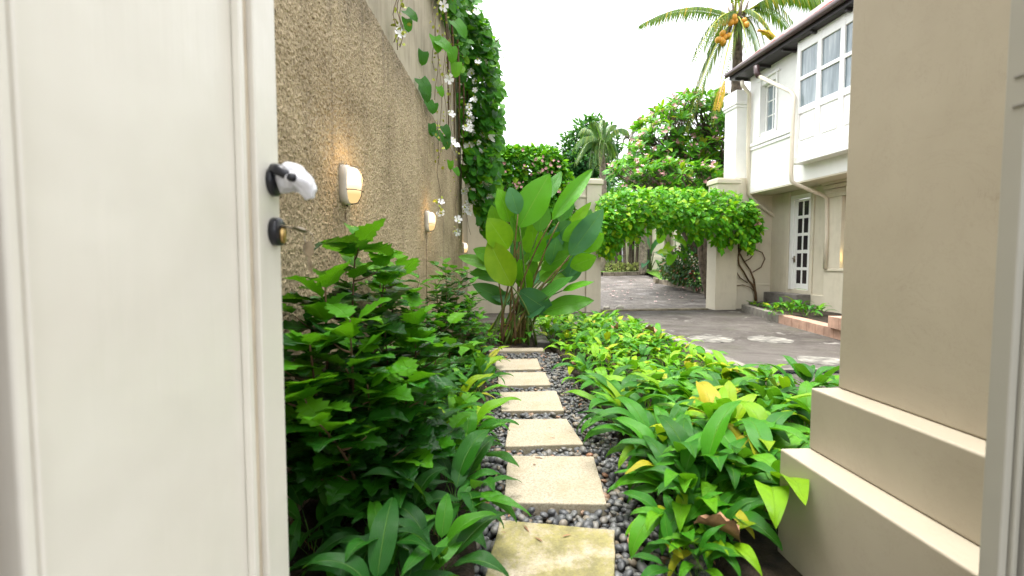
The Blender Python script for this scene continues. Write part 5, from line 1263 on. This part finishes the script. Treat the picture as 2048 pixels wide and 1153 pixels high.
# dark broad tree behind
def tree(label, base, clumps, geos, mat, n, limit, sc, name='broadleaf_tree'):
    t = thing(name, label, 'tree', tuple(base)); items = []; lim = []
    for (c, r) in clumps:
        c = np.asarray(c); 
        for k in range(int(n*r**2)):
            v = rvec(); rr = r*RNG.random()**.45; p = c+v*rr*np.array([1, 1, .8]); d, up = leaf_dirs(v, .35, .9)
            items.append((int(RNG.integers(len(GEO[geos]))), frame_mat(p, d, np.array([0, 0, 1])+v*.5+rvec()*.4, RNG.uniform(*sc))))
        lim.append((bez(np.asarray(base)+np.array([0, 0, 1.5]), c, rvec()*.3, 6), list(np.linspace(.12, .03, 6))))
    place(t, 'leaf', geos, GEO[geos], items, mat, limit)
    tubes('trunk', [([np.asarray(base), np.asarray(base)+np.array([0, 0, 1.6])], [.2, .15])], M['bark'], t, 8); tubes('limbs', lim, M['bark'], t, 5); return t
b = atY(1165, 400, 25); b[2] = .75
tree('dark broadleaf tree behind the feather palm', b, [(atY(px, py, 25+dy), r) for px, py, r, dy in ((1130, 320, .9, 0), (1150, 290, 1.0, .5), (1178, 268, 1.0, 0), (1205, 265, .8, .6), (1170, 325, 1.2, 0), (1145, 360, 1.1, .3), (1190, 370, 1.2, 0), (1215, 340, .9, .6), (1122, 345, .8, -.4), (1200, 310, 1.0, .8), (1160, 345, 1.2, 1), (1185, 250, .6, 0), (1222, 290, .6, .2))], 'tree', M['tree_leaf'], 420, 300, (.7, 1.3))
b = atY(1235, 400, 27); b[2] = .75
tree('green tree closing the view behind the lower frangipani', b, [(atY(px, py, 27+dy), r) for px, py, r, dy in ((1230, 375, 1.3, 0), (1215, 395, 1.2, .4), (1260, 395, 1.4, 0), (1300, 395, 1.4, .4), (1340, 390, 1.4, 0), (1380, 385, 1.4, .4), (1420, 380, 1.4, 0), (1460, 375, 1.4, .4), (1495, 370, 1.3, 0))], 'tree', M['hedge_leaf'], 130, 200, (.6, 1.1))
tree('green bush behind the slender trunks at the lawn', (4.0, 24.6, .75), [((x, 24.5+dy, z), r) for x, z, r, dy in ((3.2, 2.6, 1.0, 0), (4.2, 2.9, 1.0, .2), (5.2, 2.4, 1.0, 0), (6.2, 2.9, 1.0, .2), (7.0, 2.3, .9, 0), (4.6, 1.6, .8, .1), (5.8, 1.5, .8, .1), (7.0, 1.4, .7, 0), (8.6, 4.4, 1.1, .3), (10, 4.6, 1.1, .3))], 'tree', M['hedge_leaf'], 150, 200, (.6, 1.1), 'bush')

# slender trunks on the lawn
TL = [(1222, 1216, 'leaning slender trunk at the left end of the row on the lawn'), (1233, 1235, 'dark slender trunk, second from the left gate pillar'), (1241, 1243, 'slender grey trunk beside the second one'), (1251, 1252, 'straight slender trunk in the middle of the row'), (1258, 1262, 'slender trunk leaning slightly towards the portico'), (1266, 1272, 'brown slender trunk leaning right near the pale clump'), (1272, 1279, 'last slender brown trunk before the thick palm trunk')]
for k, (xa, xb, lab) in enumerate(TL):
    Y = 20.9+.2*(k % 3); a = at_ground(xa, 541); a = atY(xa, 537, Y); a[2] = gz(Y)+.1; b2 = atY(xb, 470, Y)
    t = thing('slender_tree', lab, 'tree', tuple(a), 0, 'slender trees on the lawn'); tubes('trunk', [(bez(a, b2+np.array([0, 0, 1.2]), (RNG.normal()*.1, 0, 0), 7), [.085, .07, .065, .06, .06, .05, .04])], M['bark'], t, 7)
    it = []
    for q_ in range(60):
        p = b2+np.array([RNG.normal()*.35, RNG.normal()*.3, .5+RNG.normal()*.45]); it.append((int(RNG.integers(4)), frame_mat(p, rvec()+np.array([0, 0, -.6]), [0, -.3, 1], RNG.uniform(.6, 1.1))))
    place(t, 'leaf', 'tree', GEO['tree'], it, M['hedge_leaf'], 30)
a = atY(1285, 538, 20.6); a[2] = gz(20.6); t = thing('palm_stump', 'thick ringed grey palm trunk beside the portico column', 'palm tree', tuple(a))
trunk_rings(t, [a, atY(1287, 500, 20.6), atY(1287, 440, 20.6)], .19, .14, M['pale_bark'])
for k in range(7):
    ang = k*.9; add_frond(t, atY(1287, 440, 20.6), atY(1287, 440, 20.6)+np.array([1.5*math.cos(ang), 1.5*math.sin(ang), -.3]), .9, 24, .5, 0, hang=.8, mat=M['coco_leaf'], rmat=M['stem'], wid=.03)
for k, (px, lab) in enumerate(((1222, 'pale yellow-green low clump at the left end of the lawn'), (1237, 'pale yellow-green low clump in the middle of the lawn edge'), (1252, 'pale low clump right of the middle one'), (1270, 'pale yellow low clump nearest the thick palm trunk'))):
    Y = 20.8; p = atY(px, 540, Y); t = thing('low_shrub', lab, 'shrub', (p[0], Y, gz(Y)+.15), 0, 'pale clumps on the lawn'); cloud(t, 150, (p[0], Y, gz(Y)+.30), (.22, .2, .2), 'croton', M['pale_leaf'], 60, (.6, 1.0), 2.0, .0)
# banana-like plants
def bigleaf(label, base, leaves, geos, mat, name, cat='plant', sc=1.0, stem='stem'):
    t = thing(name, label, cat, tuple(base)); it, paths = [], []
    for (tip, d, s) in leaves:
        tip = np.asarray(tip); it.append((int(RNG.integers(len(GEO[geos]))), frame_mat(tip, d, [0, -.7, .9], s))); paths.append((bez(base, tip, (0, 0, .15), 6), [.03, .028, .025, .02, .016, .012]))
    place(t, 'leaf', geos, GEO[geos], it, mat); tubes('stalk', paths, M[stem], t, 6); return t
b = atY(1352, 540, 14.8); b[2] = gz(14.8)+.15
bigleaf('elephant-ear plant with big heart leaves under the creeper arch', b, [(atY(1326, 460, 14.6), (-.35, -.3, -.9), .78), (atY(1350, 478, 14.4), (.6, -.3, -.3), .75), (atY(1342, 492, 14.5), (-.5, -.3, -.4), .7), (atY(1360, 505, 14.3), (.4, -.4, -.6), .7), (atY(1345, 510, 14.2), (-.4, -.4, -.6), .65), (atY(1370, 500, 14.5), (.7, -.3, -.1), .6), (atY(1335, 505, 14.2), (-.7, -.3, .1), .6)], 'ear', M['canna_young'], 'elephant_ear_plant')
b = atY(1300, 542, 21.2); b[2] = gz(21.2)
bigleaf('banana-like plant with broad leaves between the trunks and the column', b, [(atY(1300, 500, 21), (-.5, -.2, .6), 1.0), (atY(1302, 510, 21), (.2, -.4, .5), .9), (atY(1308, 505, 20.8), (.5, -.3, -.3), .8), (atY(1290, 480, 21), (-.2, -.2, .8), 1.1), (atY(1312, 520, 20.9), (.1, -.5, -.5), .6), (atY(1296, 520, 20.9), (-.3, -.4, -.2), .7)], 'banana', M['canna_leaf'], 'banana_plant')
# croton bush on the island
cb = at_ground(1385, 570); t = thing('croton_bush', 'rounded dark bush with red-tinged leaves on the planted island', 'bush', (cb[0], cb[1]+.8, cb[2]))
for (px, py, Y, hx, hz) in ((1375, 530, 14.6, .75, .62), (1415, 540, 13.9, .65, .72), (1350, 535, 15.4, .5, .45)):
    c = atY(px, py, Y); cloud(t, 900, c, (hx, .6, hz), 'croton', M['croton_leaf'], 100, (.7, 1.1), 2.3, .3)
it = [(int(RNG.integers(3)), frame_mat(atY(RNG.uniform(1345, 1428), RNG.uniform(505, 580), 13.6), rvec(), [0, -1, .2], .45)) for k in range(26)]
place(t, 'flower', 'pflower', GEO['pflower'], it, M['petal_pink'])
# fern on the island by the right pillar
b = atY(1425, 545, 14.2); b[2] = gz(14.2); t = thing('fern', 'pale green fern frond beside the right gate pillar', 'fern', tuple(b))
for k in range(6): add_frond(t, atY(1428, 520, 14.2), atY(1405+k*9, 505+8*(k % 2), 13.9-.1*k), .25, 22, .3, 0, hang=.35, mat=M['palm_leaf'], rmat=M['stem'], wid=.02)
b = atY(1452, 545, 14.6); b[2] = gz(14.6); t = thing('island_tree', 'dark small tree with a hanging crown in the gateway, right side', 'tree', tuple(b))
tubes('trunk', [(bez(b, atY(1446, 440, 14.6), (-.1, 0, 0), 7), [.12, .1, .09, .09, .08, .07, .06])], M['bark'], t, 8); c = atY(1405, 474, 14.6); cloud(t, 500, c, (.6, .5, .6), 'tree', M['tree_leaf'], 120, (.5, .8), 2.0, .6)

# distant building over the hedge
db = thing('distant_building', 'pale far-off building block above the clipped hedge', 'building', (2.6, 90, .7))
p0, p1 = atY(994, 290, 90), atY(1030, 290, 90)
MB().box((p0[0]-2.6, 0, 0), (p1[0]-2.6, 8, p0[2]-.7)).build('wall', M['facade_far'], db)
for r in range(2):
    for k in range(3): MB().box((p0[0]-2.6+.4+k*1.1, -.05, p0[2]-2.0-r*3), (p0[0]-2.6+1.0+k*1.1, -.002, p0[2]-1.2-r*3)).build('window', M['glass'], db)

# ------------------------------------------------------------------ litter
pit = []
for (px, py) in [(1216, 574), (1226, 572), (1232, 571), (1238, 573), (1217, 580), (1262, 570), (1290, 572), (1303, 573), (1245, 585), (1255, 588), (1232, 590), (1221, 592), (1330, 593), (1343, 595), (1250, 603), (1262, 600), (1372, 592), (1270, 562), (1262, 563), (1300, 562)]+[(RNG.uniform(1210, 1420), RNG.uniform(562, 606)) for _ in range(30)]:
    p = at_ground(px, py); pit.append((int(RNG.integers(3)), frame_mat(p+np.array([0, 0, .012]), [RNG.normal(), RNG.normal(), .05], [0, 0, 1], RNG.uniform(.6, 1.1))))
o = link('fallen_petals', merged('fallen_petals', GEO['pflower'], pit, M['petal_pale'])); tag(o, 'scatter of pale pink petals on the drive beyond the gate', 'petals', kind='stuff')
DL = [leaf_geo(.10, .030, lance, 8, .9, 1.6, .2, .3, 3, seed=4), leaf_geo(.15, .04, lance, 8, 1.2, .6, .1, .25, 3, seed=5)]
dm = [geo_mesh('dead_leaf', *g, M['dry']) for g in DL]
for (P, k, a, lab) in ((atZ(1297, 1075, .04), 0, 1.9, 'curled pinkish dead leaf lying on the dark pebbles'), (np.append(atY(1235, 690, 5.2)[:2], .34), 1, 2.6, 'curled brown dead leaf lying on top of the right bed, far part'), (np.append(atY(1310, 702, 4.9)[:2], .34), 1, .6, 'second brown dead leaf on the right bed, nearer the manhole covers'), (np.append(atZ(1480, 1130, .1)[:2], .18), 1, 1.1, 'brown dead leaf among the stems beside the pier foot')):
    o = link('dead_leaf', dm[k]); o.location = Vector(P); o.rotation_euler = (.3, .4, a); tag(o, lab, 'dead leaf')
for (px, py, s, lab) in ((985, 968, .022, 'pale cream broken stone by the left edge of the second stepping stone'), (1000, 964, .019, 'small orange-cream stone beside the pale broken one'), (1003, 772, .022, 'whitish stone chip left of the fifth stepping stone')):
    p = atZ(px, py, .03); V, F, U = pebble_geo(px); o = link('stone_chip', geo_mesh('stone_chip', V*s, F, None, M['concrete'])); o.location = (p[0], p[1], .03); o.rotation_euler = (.2, .1, px); tag(o, lab, 'stone')

lit = []
LG = [leaf_geo(.03, .009, lance, 4, .6, .9, .1, .2, 2, seed=9, cols=C3), leaf_geo(.045, .004, lance, 4, .2, .5, .1, seed=10, cols=C3)]
for k in range(90):
    x, y = RNG.uniform(-.1, .82), RNG.uniform(1.5, 5.4); on = any(in_poly(x, y, P, -.01) for P in stone_polys)
    if on and RNG.random() < .6: continue
    lit.append((int(RNG.integers(2)), frame_mat([x, y, .034 if on else .026], [RNG.normal(), RNG.normal(), 0], [0, 0, 1], RNG.uniform(.5, 1.2))))
o = link('leaf_litter', merged('leaf_litter', LG, lit, M['dry'])); tag(o, 'tiny dry leaf bits and twigs scattered on the pebbles and stones', 'leaf litter', kind='stuff')
